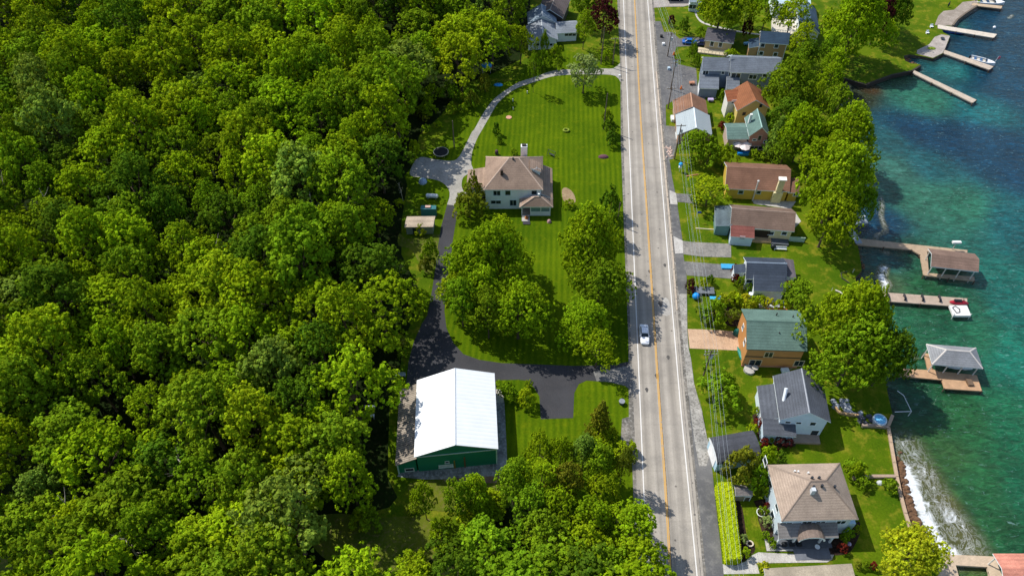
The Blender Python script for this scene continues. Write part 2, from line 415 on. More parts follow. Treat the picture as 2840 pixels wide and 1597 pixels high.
# ------------------------------------------------------------------ trees
def crown_mesh(name, kind, R, Hc, zc, seed, leaf=.33, lobes=22, puffs=16, leaves=13, puff_r=.55, spread=1.0):
    """R crown radius, Hc half height, zc height of the crown's middle above the base"""
    r = np.random.RandomState(seed); C = []; RAD = []; OUT = []
    if kind == 'conifer':
        n = lobes
        for i in range(n):
            h = (i+.5)/n; rr = R*(1-h)**.8*(.75+.4*r.rand()); a = i*2.4+r.rand()
            C.append((rr*.62*math.cos(a), rr*.62*math.sin(a), zc-Hc+2*Hc*h)); RAD.append(max(.35, .5*rr+.15)); OUT.append((math.cos(a), math.sin(a), .35))
    elif kind == 'column':
        for i in range(lobes):
            h = (i+.5)/lobes; a = i*2.4; rr = R*math.sin(math.pi*(.12+.8*h))**.5
            C.append((rr*.5*math.cos(a), rr*.5*math.sin(a), zc-Hc+2*Hc*h)); RAD.append(R*.55); OUT.append((math.cos(a), math.sin(a), .3))
    else:
        bumpy = r.rand(6)*6.28; lead = [(r.rand()*6.28, r.uniform(.25, .75), r.uniform(-.05, .42)) for _ in range(5)]
        for i in range(lobes):
            t = (i+.5)/lobes; z = 1-1.5*t**1.05
            a = i*2.39996+r.uniform(-.45, .45); q = math.sqrt(max(.05, 1-min(1, abs(z))**2))*(1-.25*max(0, z))
            k = (1+.2*math.sin(2*a+bumpy[0])+.16*math.sin(3*a+bumpy[1]))*r.uniform(.5, 1.02)*spread
            x_, y_ = q*k*math.cos(a), q*k*math.sin(a); dz = 0
            for la, lr_, lh in lead:
                dz += lh*math.exp(-((x_-lr_*math.cos(la))**2+(y_-lr_*math.sin(la))**2)/.09)
            C.append((R*x_, R*y_, zc+Hc*(z*r.uniform(.6, .95)+dz*max(0, z+.3)))); RAD.append(R*r.uniform(.14, .31))
            OUT.append((q*math.cos(a), q*math.sin(a), z*.7+.45))
    Vv = []; T = []; Cc = []
    for c, lr, o in zip(C, RAD, OUT):
        o = np.array(o); o /= np.linalg.norm(o); c = np.array(c)
        lt = r.uniform(.8, 1.18)
        d = r.normal(size=(puffs, 3)); d /= np.linalg.norm(d, axis=1)[:, None]; d += o*.55; d[:, 2] += .12
        d /= np.linalg.norm(d, axis=1)[:, None]
        pc = c + d*lr*(r.beta(2.2, 1.6, (puffs, 1))*1.05+.42)*np.array([1.1, 1.1, .95])
        for p, dd in zip(pc, d):
            pr = puff_r*r.uniform(.5, 1.25); pt = lt*r.uniform(.78, 1.22)
            e = r.normal(size=(leaves, 3)); e /= np.linalg.norm(e, axis=1)[:, None]; e += dd*.75; e /= np.linalg.norm(e, axis=1)[:, None]
            ctr = p + e*pr*r.uniform(.5, 1.05, (leaves, 1))
            nrm = e + r.normal(size=(leaves, 3))*.28; nrm[:, 2] += .3; nrm[:, 0] -= .0; nrm /= np.linalg.norm(nrm, axis=1)[:, None]
            ax = np.cross(nrm, r.normal(size=(leaves, 3))); ax /= np.linalg.norm(ax, axis=1)[:, None]; bx = np.cross(nrm, ax)
            sz = leaf*r.uniform(.6, 1.3, (leaves, 1)); sb = sz*r.uniform(.45, .8, (leaves, 1))
            Vv.append(np.stack([ctr-ax*sz, ctr-bx*sb-nrm*sz*.12, ctr+ax*sz, ctr+bx*sb-nrm*sz*.12], 1).reshape(-1, 3))
            tt = pt*r.uniform(.8, 1.2, leaves)
            yel = r.uniform(-.06, .06, leaves)
            cc = np.stack([tt*(1+yel*1.6), tt, tt*(1-yel), np.ones(leaves)], 1); T.append(np.repeat(cc, 4, 0))
    V = np.concatenate(Vv); T = np.concatenate(T).astype(np.float32); n = len(V)//4
    V[:, 2] = np.maximum(V[:, 2], .08)
    me = bpy.data.meshes.new(name); me.vertices.add(len(V)); me.vertices.foreach_set('co', V.astype(np.float32).ravel())
    me.loops.add(len(V)); me.loops.foreach_set('vertex_index', np.arange(len(V), dtype=np.int32))
    me.polygons.add(n); me.polygons.foreach_set('loop_start', np.arange(0, 4*n, 4, dtype=np.int32))
    me.update(calc_edges=True)
    at = me.attributes.new('tint', 'FLOAT_COLOR', 'POINT'); at.data.foreach_set('color', T.ravel())
    me.materials.append(m_leaf()); me['lobes'] = [float(x) for c in C for x in c]
    return me
def m_bark(col='#5a4a3c'):
    return m_plain(col, .9, 0, .3, 3, .2, 'bark')
def trunk_mesh(name, h, r0, lobes, seed, nl=7, lean=.4):
    r = random.Random(seed); mb = MB(); top = Vector((r.uniform(-lean, lean), r.uniform(-lean, lean), h))
    pts = [Vector((0, 0, -.1)), Vector((0, 0, .4)), top*.4, top*.75, top]
    mb.tube(pts, [r0*1.35, r0, r0*.82, r0*.6, r0*.3], 8)
    L = [Vector(lobes[i:i+3]) for i in range(0, len(lobes), 3)]; r.shuffle(L)
    for q in L[:nl]:
        k = r.uniform(.35, .75); a = top*k; m = a.lerp(q, .5)+Vector((0, 0, .3))
        mb.tube([a, m, a.lerp(q, .95)], [r0*.45, r0*.28, r0*.1], 6)
    me_o = mb.build(name, m_bark()); me = me_o.data
    bpy.data.objects.remove(me_o); return me
PROTO = {}
def tree_proto(key, kind, R, Hc, zc, seed, trunk_r=.22, **kw):
    c = crown_mesh('crown', kind, R, Hc, zc, seed, **kw)
    t = trunk_mesh('trunk', zc+Hc*(.5 if kind != 'conifer' else .85), trunk_r, list(c['lobes']), seed, 0 if kind in ('conifer', 'column') else 7)
    PROTO[key] = (c, t, R, zc, Hc)
def place_tree(name, key, loc, s, color, label, cat='tree', group=None, rz=None, sz=None, crown='crown', trunk='trunk'):
    c, t, R, zc, Hc = PROTO[key]
    e = thing(name, label, cat, loc, random.uniform(0, 6.28) if rz is None else rz, group)
    e.scale = (s, s, sz if sz else s)
    o = bpy.data.objects.new(crown, c); COL.objects.link(o); o.parent = e; o.color = (*color, 1)
    o = bpy.data.objects.new(trunk, t); COL.objects.link(o); o.parent = e
    return e
def tree_at(name, key, c, x, y, wpx, hh, color, label, cat='tree', group=None, **kw):
    """tree whose crown is seen centred on a survey point, wpx wide there; hh = crown middle height (m)"""
    R, zc = PROTO[key][2], PROTO[key][3]
    P = S(c, x, y, hh); Q = S(c, x+wpx/2, y, hh); s = (Q.x-P.x)/R/1.12
    return place_tree(name, key, (P.x, P.y, 0), s, color, label, cat, group, sz=hh/zc, **kw)
# ================================================================== setting
GRASS = m_ground('grass', (.046, .095, .002), (.092, .142, .003), (.19, .185, .014), .10, .42, fine=3, grain=.65)
MOWN = m_mown('mown_grass', (.054, .104, .002), (.100, .155, .003), rad(3), 1.25)
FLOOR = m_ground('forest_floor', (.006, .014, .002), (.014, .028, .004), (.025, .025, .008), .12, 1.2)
ROUGHG = m_ground('rough_grass', (.065, .10, .008), (.12, .14, .012), (.15, .13, .04), .2, 1.4)
ASPH = m_ground('dark_asphalt', (.047, .047, .051), (.064, .064, .069), (.062, .06, .063), .12, .5, fine=4, grain=.18)
GREYA = m_ground('grey_asphalt', (.13, .128, .125), (.19, .185, .175), (.25, .24, .22), .25, 1.5, fine=4, grain=.3)
LANEA = m_ground('lane_asphalt', (.105, .105, .107), (.15, .148, .145), (.19, .185, .175), .2, .8, fine=4, grain=.25)
CONC = m_ground('pale_concrete', (.40, .38, .35), (.52, .50, .46), (.33, .31, .28), .25, 1.2, fine=5)
WARMC = m_ground('warm_concrete', (.46, .31, .20), (.56, .39, .26), (.40, .27, .18), .25, 1.2, fine=5)
GRAV = m_ground('gravel', (.22, .21, .19), (.42, .40, .36), (.12, .115, .10), .5, 2.5, fine=3)
DIRT = m_ground('verge_dirt', (.10, .095, .085), (.22, .20, .17), (.34, .32, .29), .4, 1.8, fine=3)
MULCH = m_ground('mulch', (.02, .013, .01), (.05, .03, .02), (.07, .045, .03), .5, 2.5)

# shoreline, north to south
shore_px = [('X',2900,-700),('X',2880,-400),('X',2800,-160),('X',2745,-60),('E',1290,-10),('E',1245,50),('E',1150,112),('E',1085,160),('E',1050,208),('E',960,235),('E',975,262),('E',1030,292),
            ('E',1012,340),('E',985,400),('E',970,432),('E',890,472),('E',800,452),('E',700,440),('E',655,452),('E',668,490),('E',715,512),('E',790,518),
            ('E',770,545),('E',720,572),('E',560,605),('E',350,682),('E',250,655),('E',168,628),('E',140,720),('X',2330,290),('X',2352,350),('X',2368,420),('X',2378,510),
            ('F',225,130),('F',245,240),('F',250,300),('F',268,380),('F',285,480),('F',290,530),('F',243,580),('F',250,615),('F',282,660),('F',286,740),
            ('F',300,830),('X',2408,905),('X',2432,960),('X',2452,1030),('X',2462,1090),('G',520,270),('G',486,350),('G',505,470),('G',530,620),('G',548,720),('G',575,850),('G',612,990),
            ('G',650,1110),('G',700,1200),('G',800,1270),('G',868,1290),('G',845,1449),('G',850,1700),('G',900,2100)]
shore = [(p.x, p.y) for p in (S(*q) for q in shore_px)]
sheet('ground', [(-2500, 2600), (shore[0][0], 2600)] + shore + [(shore[-1][0], -600), (-2500, -600)], 0, GRASS)
# bank below the shoreline, down to the lake bed
mb = MB()
for i in range(len(shore)-1):
    (xa, ya), (xb, yb) = shore[i], shore[i+1]
    mb.add([(xa, ya, 0), (xb, yb, 0), (xb+.5, yb-.1, -2), (xa+.5, ya-.1, -2)], [(0, 3, 2, 1)])
tag(mb.build('shore_bank', m_ground('wet_stone', (.05, .04, .03), (.10, .08, .06), (.16, .14, .11), .5, 2)), kind='structure')

# forest floor
forest_px = [(-260,-150),(1330,-150),(1335,55),(1310,150),(1230,190),(1160,215),(1110,290),(1055,340),(1040,400),(1025,460),(1010,560),(1010,640),(1040,700),(1060,740),(1020,850),(1005,930),(980,1010),(975,1200),(1000,1250),
             (980,1275),(850,1310),(840,1420),(960,1430),(1100,1400),(1170,1340),(1180,1300),(1280,1275),(1300,1220),(1400,1180),(1500,1200),(1560,1260),(1575,1380),(1600,1460),(1640,1600),(-700,1600),(-500,900)]
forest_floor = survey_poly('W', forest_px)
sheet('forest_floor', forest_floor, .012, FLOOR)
# mown lawn inside the drive
lawn = survey_poly('H', [('H',2310,640),('H',1750,500),('H',1480,620),('H',1250,800),('H',950,900),('H',750,1050),('H',500,1449),('I',360,250),('I',150,500),('I',250,800),('I',480,900),('I',480,1300),('M',300,900),('M',140,1449),('J',60,420),
        ('J',40,1250),('J',1000,1300),('J',1250,1449),('J',2190,1449),('J',2165,430),('M',2160,1300),('M',2130,600),('I',2370,900),('I',2330,0)])
sheet('mown_lawn', lawn, .024, MOWN)
sheet('lawn_clearing', survey_poly('L', [(560,880),(860,820),(1300,860),(1700,850),(1950,1000),(1850,1250),(1450,1400),(1000,1400),(700,1250),(560,1050)], smooth=4), .03, ROUGHG)
sheet('rough_verge', survey_poly('L', [(1560,560),(1700,490),(2450,470),(2560,600),(2450,800),(1750,780),(1620,640)], smooth=4), .036, ROUGHG)
sheet('rough_verge', survey_poly('M', [(90,150),(170,200),(440,160),(455,260),(380,500),(300,480),(200,300),(80,260)], smooth=3), .034, ROUGHG)

# ---- the road: strips with real coordinates along and across
def strip(name, rows, z, mat, n=1, kind='structure'):
    """rows: (photo row, x left, x right)"""
    V, Fc, UV = [], [], []
    L = 0; last = None
    for (y, a, b) in rows:
        A, B_ = S('X', a, y), S('X', b, y)
        if last is not None: L += (A-last).length
        last = A
        V += [(A.x, A.y, z), (B_.x, B_.y, z)]; UV.append(L)
    me = bpy.data.meshes.new(name)
    for i in range(len(rows)-1): Fc.append((2*i+2, 2*i+3, 2*i+1, 2*i))
    me.from_pydata(V, [], Fc); uv = me.uv_layers.new(name='UVMap')
    for f in me.polygons:
        for li in f.loop_indices:
            vi = me.loops[li].vertex_index; uv.data[li].uv = (vi % 2, UV[vi//2])
        if f.normal.z < 0: f.flip()
    me.materials.append(mat); o = bpy.data.objects.new(name, me); COL.objects.link(o); return tag(o, kind=kind)
def lerp_tab(tab, y):
    if y <= tab[0][0]: a, b = tab[0], tab[1]
    elif y >= tab[-1][0]: a, b = tab[-2], tab[-1]
    else:
        for a, b in zip(tab, tab[1:]):
            if a[0] <= y <= b[0]: break
    return a[1]+(b[1]-a[1])*(y-a[0])/(b[0]-a[0])
ROWS = [-1250, -1100, -950, -800, -600]+list(range(-420, 2001, 110))
EL = [(0,1719),(400,1729),(700,1739),(950,1750),(1400,1768),(1597,1776)]       # left edge of the slab
WL = [(0,1729),(400,1745),(700,1757.5),(950,1768),(1400,1787),(1597,1795)]
YL = [(0,1760),(317,1776),(600,1795),(1050,1824),(1400,1849),(1597,1860)]
WR = [(0,1796),(400,1827),(700,1851),(1150,1889),(1400,1914),(1597,1933)]
ER = [(0,1808),(200,1822),(440,1843),(700,1867),(950,1886),(1150,1905),(1340,1927),(1597,1951)]
m, nt, b = newmat('road_concrete')
uv = nd(nt, 'ShaderNodeUVMap'); mp = nd(nt, 'ShaderNodeMapping'); mp.inputs['Scale'].default_value = (14, .02, 1)
lk(nt, uv.outputs[0], mp.inputs[0]); st = noise(nt, mp.outputs[0], 1.0, 3, .6)
sx = nd(nt, 'ShaderNodeSeparateXYZ'); lk(nt, uv.outputs[0], sx.inputs[0])
trk = ramp(nt, sx.outputs[0], [(0, .5), (.13, .62), (.17, .5), (.20, .35), (.26, .5), (.31, .65), (.37, .38), (.43, .5), (.48, .6), (.56, .36), (.62, .52), (.67, .62), (.74, .36), (.80, .5), (.86, .66), (1, .55)])
v = pos(nt); n1 = noise(nt, v, .25, 5, .65); n2 = noise(nt, v, 5, 3, .8); n3 = noise(nt, v, .06, 3)
c = mix(nt, ramp(nt, st, [(.3, 0), (.7, 1)]), (.29, .262, .222), (.38, .343, .292))
c = mix(nt, .55, c, trk, 'OVERLAY'); c = mix(nt, ramp(nt, n1, [(.45, 0), (.75, .6)]), c, (.19, .175, .155))
c = mix(nt, .3, c, ramp(nt, n2, [(.25, .3), (.75, .75)]), 'OVERLAY'); c = mix(nt, .3, c, n3, 'OVERLAY')
# transverse joints and small dark pits
mp2 = nd(nt, 'ShaderNodeMapping'); mp2.inputs['Scale'].default_value = (0.05, 1, 1); lk(nt, uv.outputs[0], mp2.inputs[0])
w = nd(nt, 'ShaderNodeTexWave', wave_type='BANDS', bands_direction='Y'); w.inputs['Scale'].default_value = .035; w.inputs['Distortion'].default_value = .6
lk(nt, mp2.outputs[0], w.inputs[0]); c = mix(nt, ramp(nt, w.outputs['Fac'], [(0, .12), (.0004, 0)]), c, (.12, .11, .1))
vo = nd(nt, 'ShaderNodeTexVoronoi'); vo.inputs['Scale'].default_value = .35; lk(nt, v, vo.inputs['Vector'])
c = mix(nt, ramp(nt, vo.outputs['Distance'], [(.05, .7), (.085, 0)]), c, (.06, .055, .05))
lk(nt, c, b.inputs['Base Color']); b.inputs['Roughness'].default_value = .85; b.inputs['Specular IOR Level'].default_value = .2; bump(nt, b, n2, .2, .05)
ROAD = m
def m_line(name, col, wear):
    m, nt, b = newmat(name); v = pos(nt); n = noise(nt, v, 1.3, 5, .75)
    lk(nt, mix(nt, ramp(nt, n, [(wear, 0), (wear+.12, 1)]), col, (.25, .22, .19)), b.inputs['Base Color'])
    b.inputs['Roughness'].default_value = .7; return m
strip('road', [(y, lerp_tab(EL, y), lerp_tab(ER, y)) for y in ROWS], .06, ROAD)
def line_strip(name, tab, off0, off1, mat, z=.066, rows=ROWS):
    out = []
    for y in rows:
        k = (y+1500)*CP/H; x = lerp_tab(tab, y); out.append((y, x+off0*k, x+off1*k))
    return strip(name, out, z, mat)
WHT = m_line('white_road_paint', (.72, .70, .66), .62); YLW = m_line('yellow_road_paint', (.62, .33, .04), .56)
TAR = m_line('crack_seal', (.05, .05, .055), .47)
line_strip('road_marking_white', WL, -.09, .09, WHT); line_strip('road_marking_white', WR, -.09, .09, WHT)
line_strip('road_marking_yellow', YL, -.20, -.06, YLW); line_strip('road_marking_yellow', YL, .02, .16, YLW)
line_strip('crack_sealing', YL, .18, .26, TAR, .067)
line_strip('crack_sealing', WR, .55, .62, TAR, .067)
# verges
LANE = [(60,1832),(110,1848),(180,1846),(282,1846),(350,1847),(395,1846),(440,1856),(493,1864),(538,1873),(566,1878),(662,1892),(700,1894),(765,1904),(815,1905),(912,1906),(966,1910),(1064,1925),(1150,1949),(1213,1961),(1292,1974),(1410,1986),(1529,2000),(1597,2007)]
strip('roadside_lane', [(y, lerp_tab(ER, y)+1, lerp_tab(LANE, y)) for y in [60,110,180,282,350,395,440,493,538,566,610,662,700,765,815,870,912,966,1015,1064,1110,1150,1213,1292,1350,1410,1470,1529,1597,1750,2000]], .05, LANEA)
sheet('roadside_gravel', survey_poly('C', [('C',262,480),('C',360,480),('C',365,760),('C',375,915),('C',395,1000),('C',420,1200),('C',490,1449),('D',170,0),('D',235,330),('D',275,400),('D',230,560),('D',170,560),('D',130,330),('D',105,150),('D',90,0),('C',310,1150),('C',285,800)]), .054, GRAV)
strip('roadside_dirt', [(y, lerp_tab(EL, y)-k, lerp_tab(EL, y)+1) for y, k in ((-300,6),(0,7),(200,3),(400,7),(700,6),(950,7),(1150,14),(1300,10),(1600,12),(1900,14))], .05, DIRT)
strip('roadside_dirt', [(y, lerp_tab(ER, y)-1, lerp_tab(ER, y)+k) for y, k in ((-300,3),(0,4),(200,6),(400,5),(600,4),(800,6),(950,8),(1150,9),(1300,6),(1600,8),(1900,8))], .058, DIRT)
sheet('ditch', survey_poly('K', [(1540,-130),(1640,-160),(1650,260),(1600,330),(1530,60)]), .03, DIRT)
# concrete kerb along the lane: a real step
mb = MB(); rows = [200, 300, 400, 500, 600, 700, 800, 862]
for a, c2 in zip(rows, rows[1:]):
    for (y0, y1) in ((a, a+(c2-a)*.47), (a+(c2-a)*.5, a+(c2-a)*.98)):
        q = [S('X', lerp_tab(ER, y0)-3.5, y0), S('X', lerp_tab(ER, y0), y0), S('X', lerp_tab(ER, y1), y1), S('X', lerp_tab(ER, y1)-3.5, y1)]
        mb.prism([(p.x, p.y) for p in reversed(q)], .03, .17)
tag(mb.build('kerb', m_plain('#b9aa98', .85, 0, .2)), kind='structure')

# ---- driveways
grey_drive = survey_poly('H', [('H',2335,640),('H',2250,690),('H',2130,692),('H',1800,700),('H',1650,712),('H',1450,780),('H',1300,830),('H',1180,900),('H',1050,1000),('H',950,1130),('H',860,1290),('I',830,60),('I',790,140),('I',740,240),('I',690,320),('I',620,350),('I',430,330),('I',330,312),('I',262,345),('I',212,440),('I',218,500),('I',330,518),('I',480,545),('I',560,590),('I',602,655),('I',602,720),('I',580,800),
   ('I',640,805),('I',720,700),('I',745,660),('I',725,600),('I',740,520),('I',790,480),('I',840,432),('I',822,380),('I',832,260),('I',880,130),('I',925,50),('H',1010,1170),('H',1090,1040),('H',1200,940),('H',1300,880),('H',1450,830),('H',1620,775),('H',1800,755),('H',2100,750),('H',2270,765),('H',2335,830)], smooth=3)
sheet('concrete_driveway', grey_drive, .04, m_ground('drive_concrete', (.30,.285,.25), (.39,.37,.33), (.24,.225,.20), .3, 1.3, fine=5))
black_drive = survey_poly('M', [('I',580,790),('I',560,870),('I',520,1010),('I',490,1200),('I',475,1449),('M',450,250),('M',420,400),('M',385,640),('M',340,880),('M',290,960),('M',215,1130),('M',170,1300),('J',150,370),('J',200,560),('J',960,560),('J',950,335),('J',1150,330),('J',1235,340),('J',1290,400),('J',1340,480),('J',1352,682),
   ('J',1640,672),('J',1650,450),('J',1690,370),('J',1760,338),('J',1950,350),('J',2100,385),('J',2175,435),('M',2175,1290),('M',2000,1325),('M',1650,1335),('M',1400,1325),('M',1000,1310),('M',800,1280),('M',660,1230),('M',570,1130),('M',510,1000),('M',490,850),('M',505,620),('M',540,450),('M',560,250),('M',600,0),('I',650,1100),('I',682,870),('I',640,795)])
sheet('asphalt_driveway', black_drive, .044, ASPH)
sheet('asphalt_apron', survey_poly('J', [(1950,240),(2170,200),(2175,434),(2100,384),(1960,351),(1850,345),(1820,260)]), .0555, GREYA)
sheet('gravel_strip', survey_poly('J', [(940,520),(1025,520),(1045,900),(1052,1080),(1005,1190),(700,1215),(300,1220),(70,1195),(90,1150),(900,1080)]), .038, m_ground('barn_gravel', (.14,.14,.14), (.30,.30,.29), (.42,.42,.42), .5, 2.0, fine=3))
sheet('concrete_pad', survey_poly('J', [(950,415),(990,420),(1020,480),(1020,535),(955,535)]), .048, CONC)
sheet('bare_earth', survey_poly('J', [(520,1215),(1000,1190),(985,1250),(560,1245)], smooth=3), .041, m_ground('bare_earth', (.16,.10,.07), (.28,.19,.13), (.1,.12,.03), .5, 2))
# east side
sheet('parking_area', survey_poly('A', [(150,325),(300,325),(380,395),(440,370),(640,385),(640,470),(430,468),(345,475),(325,560),(335,640),(545,690),(560,860),(625,900),(640,1000),(320,1010),(240,1060),(205,1030),(165,800),(160,500)]), .046, m_ground('lot_asphalt', (.10,.10,.105), (.15,.148,.145), (.2,.19,.18), .3, 1.5, fine=4))
sheet('driveway', survey_poly('B', [(160,430),(275,440),(290,540),(250,700),(215,705),(190,560)]), .053, GREYA)
sheet('driveway', survey_poly('B', [(268,975),(405,985),(405,1055),(285,1045)]), .053, GREYA)
sheet('driveway', survey_poly('C', [(325,52),(400,62),(716,78),(718,186),(480,180),(332,160)]), .053, m_ground('old_concrete', (.2,.19,.17),(.28,.26,.23),(.15,.145,.13),.3,1.6,fine=4))
sheet('driveway', survey_poly('C', [(330,215),(400,222),(765,252),(730,358),(500,340),(362,330)]), .053, GREYA)
sheet('driveway', survey_poly('C', [(368,760),(600,768),(785,785),(812,935),(600,925),(384,916)]), .053, WARMC)
sheet('driveway_apron', survey_poly('B', [(222,950),(275,975),(287,1066),(226,1062)]), .058, CONC)
sheet('driveway_apron', survey_poly('C', [(248,12),(328,52),(332,152),(262,156)]), .058, CONC)
sheet('front_path', survey_poly('D', [(362,1352),(470,1362),(545,1330),(590,1285),(650,1256),(900,1268),(1262,1275),(1245,1315),(1205,1337),(760,1342),(640,1350),(660,1428),(370,1432)]), .05, CONC)
sheet('side_patio', survey_poly('D', [(610,840),(730,820),(780,1000),(810,1180),(990,1200),(1000,1250),(715,1250),(700,1150),(650,1000),(640,900)]), .04, MULCH)
sheet('side_patio', survey_poly('D', [(700,1150),(790,1180),(1010,1200),(1010,1246),(718,1246)]), .056, CONC)
sheet('planting_bed', survey_poly('D', [(1190,1130),(1440,1000),(1475,1080),(1440,1180),(1380,1260),(1262,1280),(1180,1250)], smooth=4), .035, MULCH)
sheet('planting_bed', survey_poly('D', [(470,850),(520,900),(560,1140),(610,1180),(620,1250),(520,1340),(480,1350)], smooth=3), .035, MULCH)
sheet('planting_bed', survey_poly('D', [(600,150),(690,100),(700,330),(960,340),(950,400),(700,410),(650,340)]), .035, MULCH)
sheet('planting_bed', survey_poly('C', [(640,590),(760,600),(800,720),(720,740),(660,700)], smooth=3), .035, MULCH)
sheet('planting_bed', survey_poly('I', [(1735,640),(1780,620),(1845,670),(1870,760),(1800,780),(1745,740)], smooth=3), .035, m_ground('bed_earth', (.25,.17,.10), (.34,.25,.15), (.2,.16,.08), .4, 2))
sheet('patio', survey_poly('E', [(1245,48),(1150,110),(1080,160),(1048,210),(905,205),(935,130),(975,92),(1060,82),(1130,20),(1250,5)]), .05, m_ground('patio_paving', (.25,.21,.17),(.36,.31,.26),(.2,.17,.13),.4,2))
sheet('patio', survey_poly('E', [(905,300),(960,280),(1028,292),(985,400),(968,430),(890,468),(760,435),(765,405),(860,360)]), .05, m_ground('patio_slabs', (.33,.29,.25),(.45,.40,.36),(.25,.22,.2),.4,2))
sheet('patio', survey_poly('B', [(880,1010),(1080,1035),(1240,1040),(1190,1110),(1240,1140),(1280,1200),(1230,1250),(1185,1100),(900,1060)]), .05, CONC)
sheet('path', catmull([(p.x,p.y) for p in (S('A',x,y) for x,y in ((545,118),(565,175),(610,218),(690,250),(800,275),(950,310),(1190,345),(1190,357),(940,322),(790,290),(680,262),(595,230),(550,180),(530,125)))], 3), .04, CONC)
sheet('path', survey_poly('A', [(1400,160),(1500,230),(1530,330),(1430,345),(1330,310),(1330,200)]), .04, CONC)
sheet('side_road', survey_poly('A', [(100,-60),(560,-60),(560,30),(420,70),(240,72),(120,82)]), .045, m_ground('side_concrete', (.3,.27,.24),(.4,.36,.32),(.25,.22,.2),.3,1.5))
sheet('asphalt_drive', survey_poly('A', [(240,-60),(640,-60),(500,40),(280,42)]), .049, ASPH)
sheet('planting_bed', survey_poly('A', [(0,0),(0,1),(1,1)]), -.5, MULCH) if False else None
for q in [[(1270,110),(1350,150),(1500,150),(1455,165),(1300,160)]]: pass

# ================================================================== the lake
xs = np.concatenate([np.linspace(-40, 50, 12), np.arange(51, 190, .75), [195, 205, 230, 300, 500, 1000, 2500]])
ys = np.concatenate([[-600, -300, -100, -20, 10], np.arange(20, 270, .75), [275, 290, 320, 400, 600, 1200, 2600]])
X, Y = np.meshgrid(xs, ys); nx, ny = len(xs), len(ys)
P2 = np.stack([X.ravel(), Y.ravel()], 1)
def sd_line(P2, line):
    d = np.full(len(P2), 1e9)
    for a, b in zip(line, line[1:]):
        a, b = np.array(a), np.array(b); ab = b-a; t = np.clip(((P2-a)@ab)/max(1e-9, ab@ab), 0, 1)
        d = np.minimum(d, np.linalg.norm(P2-(a+t[:, None]*ab), axis=1))
    return d
dsh = sd_line(P2, shore)
WZ = -.9
blobs = [('W',2560,60,'#083c5e',30),('W',2400,60,'#1f6670',7),('W',2540,200,'#083f62',20),('W',2400,180,'#1c6a72',8),('W',2250,200,'#2b5a40',6),('W',2330,250,'#2a7468',9),('W',2480,280,'#14697a',10),
         ('W',2300,330,'#083a60',9),('W',2400,350,'#083a60',10),('W',2500,360,'#093e64',12),('W',2560,420,'#093e64',12),('W',2240,350,'#1e5a6a',7),('W',2260,430,'#2f6a68',8),('W',2330,420,'#1b5f72',8),('W',2330,500,'#2a6c62',9),('W',2430,520,'#257062',9),('W',2550,560,'#0f5f70',10),
         ('W',2220,560,'#0b3f66',6),('W',2230,650,'#1a5560',5),('W',2300,640,'#1f5f52',6),('W',2340,740,'#1f5c40',8),('W',2240,720,'#3c6048',5),('W',2430,760,'#1e6350',8),('W',2540,760,'#14696a',10),('W',2300,830,'#20604a',8),('W',2450,850,'#1e6852',9),('W',2560,900,'#147068',10),
         ('W',2310,1000,'#1d5140',6),('W',2440,1060,'#1f5e3a',9),('W',2550,1080,'#16684f',10),('W',2380,1150,'#2c5c34',8),('W',2480,1220,'#1f5f3c',9),('W',2570,1240,'#15604a',9),('W',2330,1200,'#5b6a3a',3.2),('W',2380,1270,'#5e6836',3.2),('W',2420,1340,'#5a6a3a',3.4),('W',2450,1400,'#4f6838',3.4),
         ('W',2500,1330,'#1f5c3a',7),('W',2560,1390,'#1a5c40',8),('W',2300,1180,'#566a48',3),('W',2170,250,'#33402a',4),('W',2190,225,'#4a3c20',3)]
cols = np.zeros((len(P2), 3)); wt = np.zeros(len(P2))
for c, x, y, h, r in blobs:
    p = S(c, x, y, WZ); w_ = 1/(((P2-np.array([p.x, p.y]))**2).sum(1)/r**2+.12)**2.2*r**0
    cols += w_[:, None]*np.array(srgb(h)); wt += w_
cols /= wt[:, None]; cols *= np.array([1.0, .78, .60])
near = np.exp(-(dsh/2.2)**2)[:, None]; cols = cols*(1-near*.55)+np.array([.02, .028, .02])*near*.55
foam = np.zeros(len(P2))
def foam_line(pts, wdt, s):
    global foam
    L = [(p.x, p.y) for p in (S(c, x, y, WZ) for c, x, y in pts)]
    foam = np.maximum(foam, s*np.clip(1.15-sd_line(P2, L)/wdt, 0, 1))
foam_line([('G',600,660),('G',650,760),('G',700,880),('G',755,1000),('G',790,1100),('G',870,1220),('G',960,1300)], 2.9, 1.05)
foam_line([('G',620,500),('G',680,620),('G',760,760),('G',860,950),('G',950,1050),('G',1080,1230)], 5.0, .62)
foam_line([('G',720,620),('G',760,680),('G',800,700)], 1.6, .75); foam_line([('G',900,920),('G',960,1000),('G',1040,1100)], 1.8, .75)
foam_line([('F',450,510),('F',430,580),('F',470,620),('F',430,680)], 1.6, .95)
foam_line([('F',360,740),('F',370,800),('F',400,870),('F',430,940)], 1.6, .85)
foam_line([('F',430,0),('F',440,60),('F',430,130),('F',470,240),('F',400,270),('F',390,300)], .9, .66)
foam_line([('F',430,380),('F',480,400)], 1.0, .6); foam_line([('F',640,1130),('F',690,1170)], .8, .7)
foam_line([('E',1250,70),('E',1180,110),('E',1100,160),('E',1062,208)], .9, .8)
foam_line([('E',200,660),('E',220,700),('E',190,740)], .9, .6); foam_line([('R',1140,370),('R',1220,310)], .8, .7)
zz = np.full(len(P2), WZ)
V = np.column_stack([P2, zz]).astype(np.float32)
idx = np.arange(nx*ny).reshape(ny, nx)
q = np.stack([idx[:-1, :-1], idx[:-1, 1:], idx[1:, 1:], idx[1:, :-1]], -1).reshape(-1, 4).astype(np.int32)
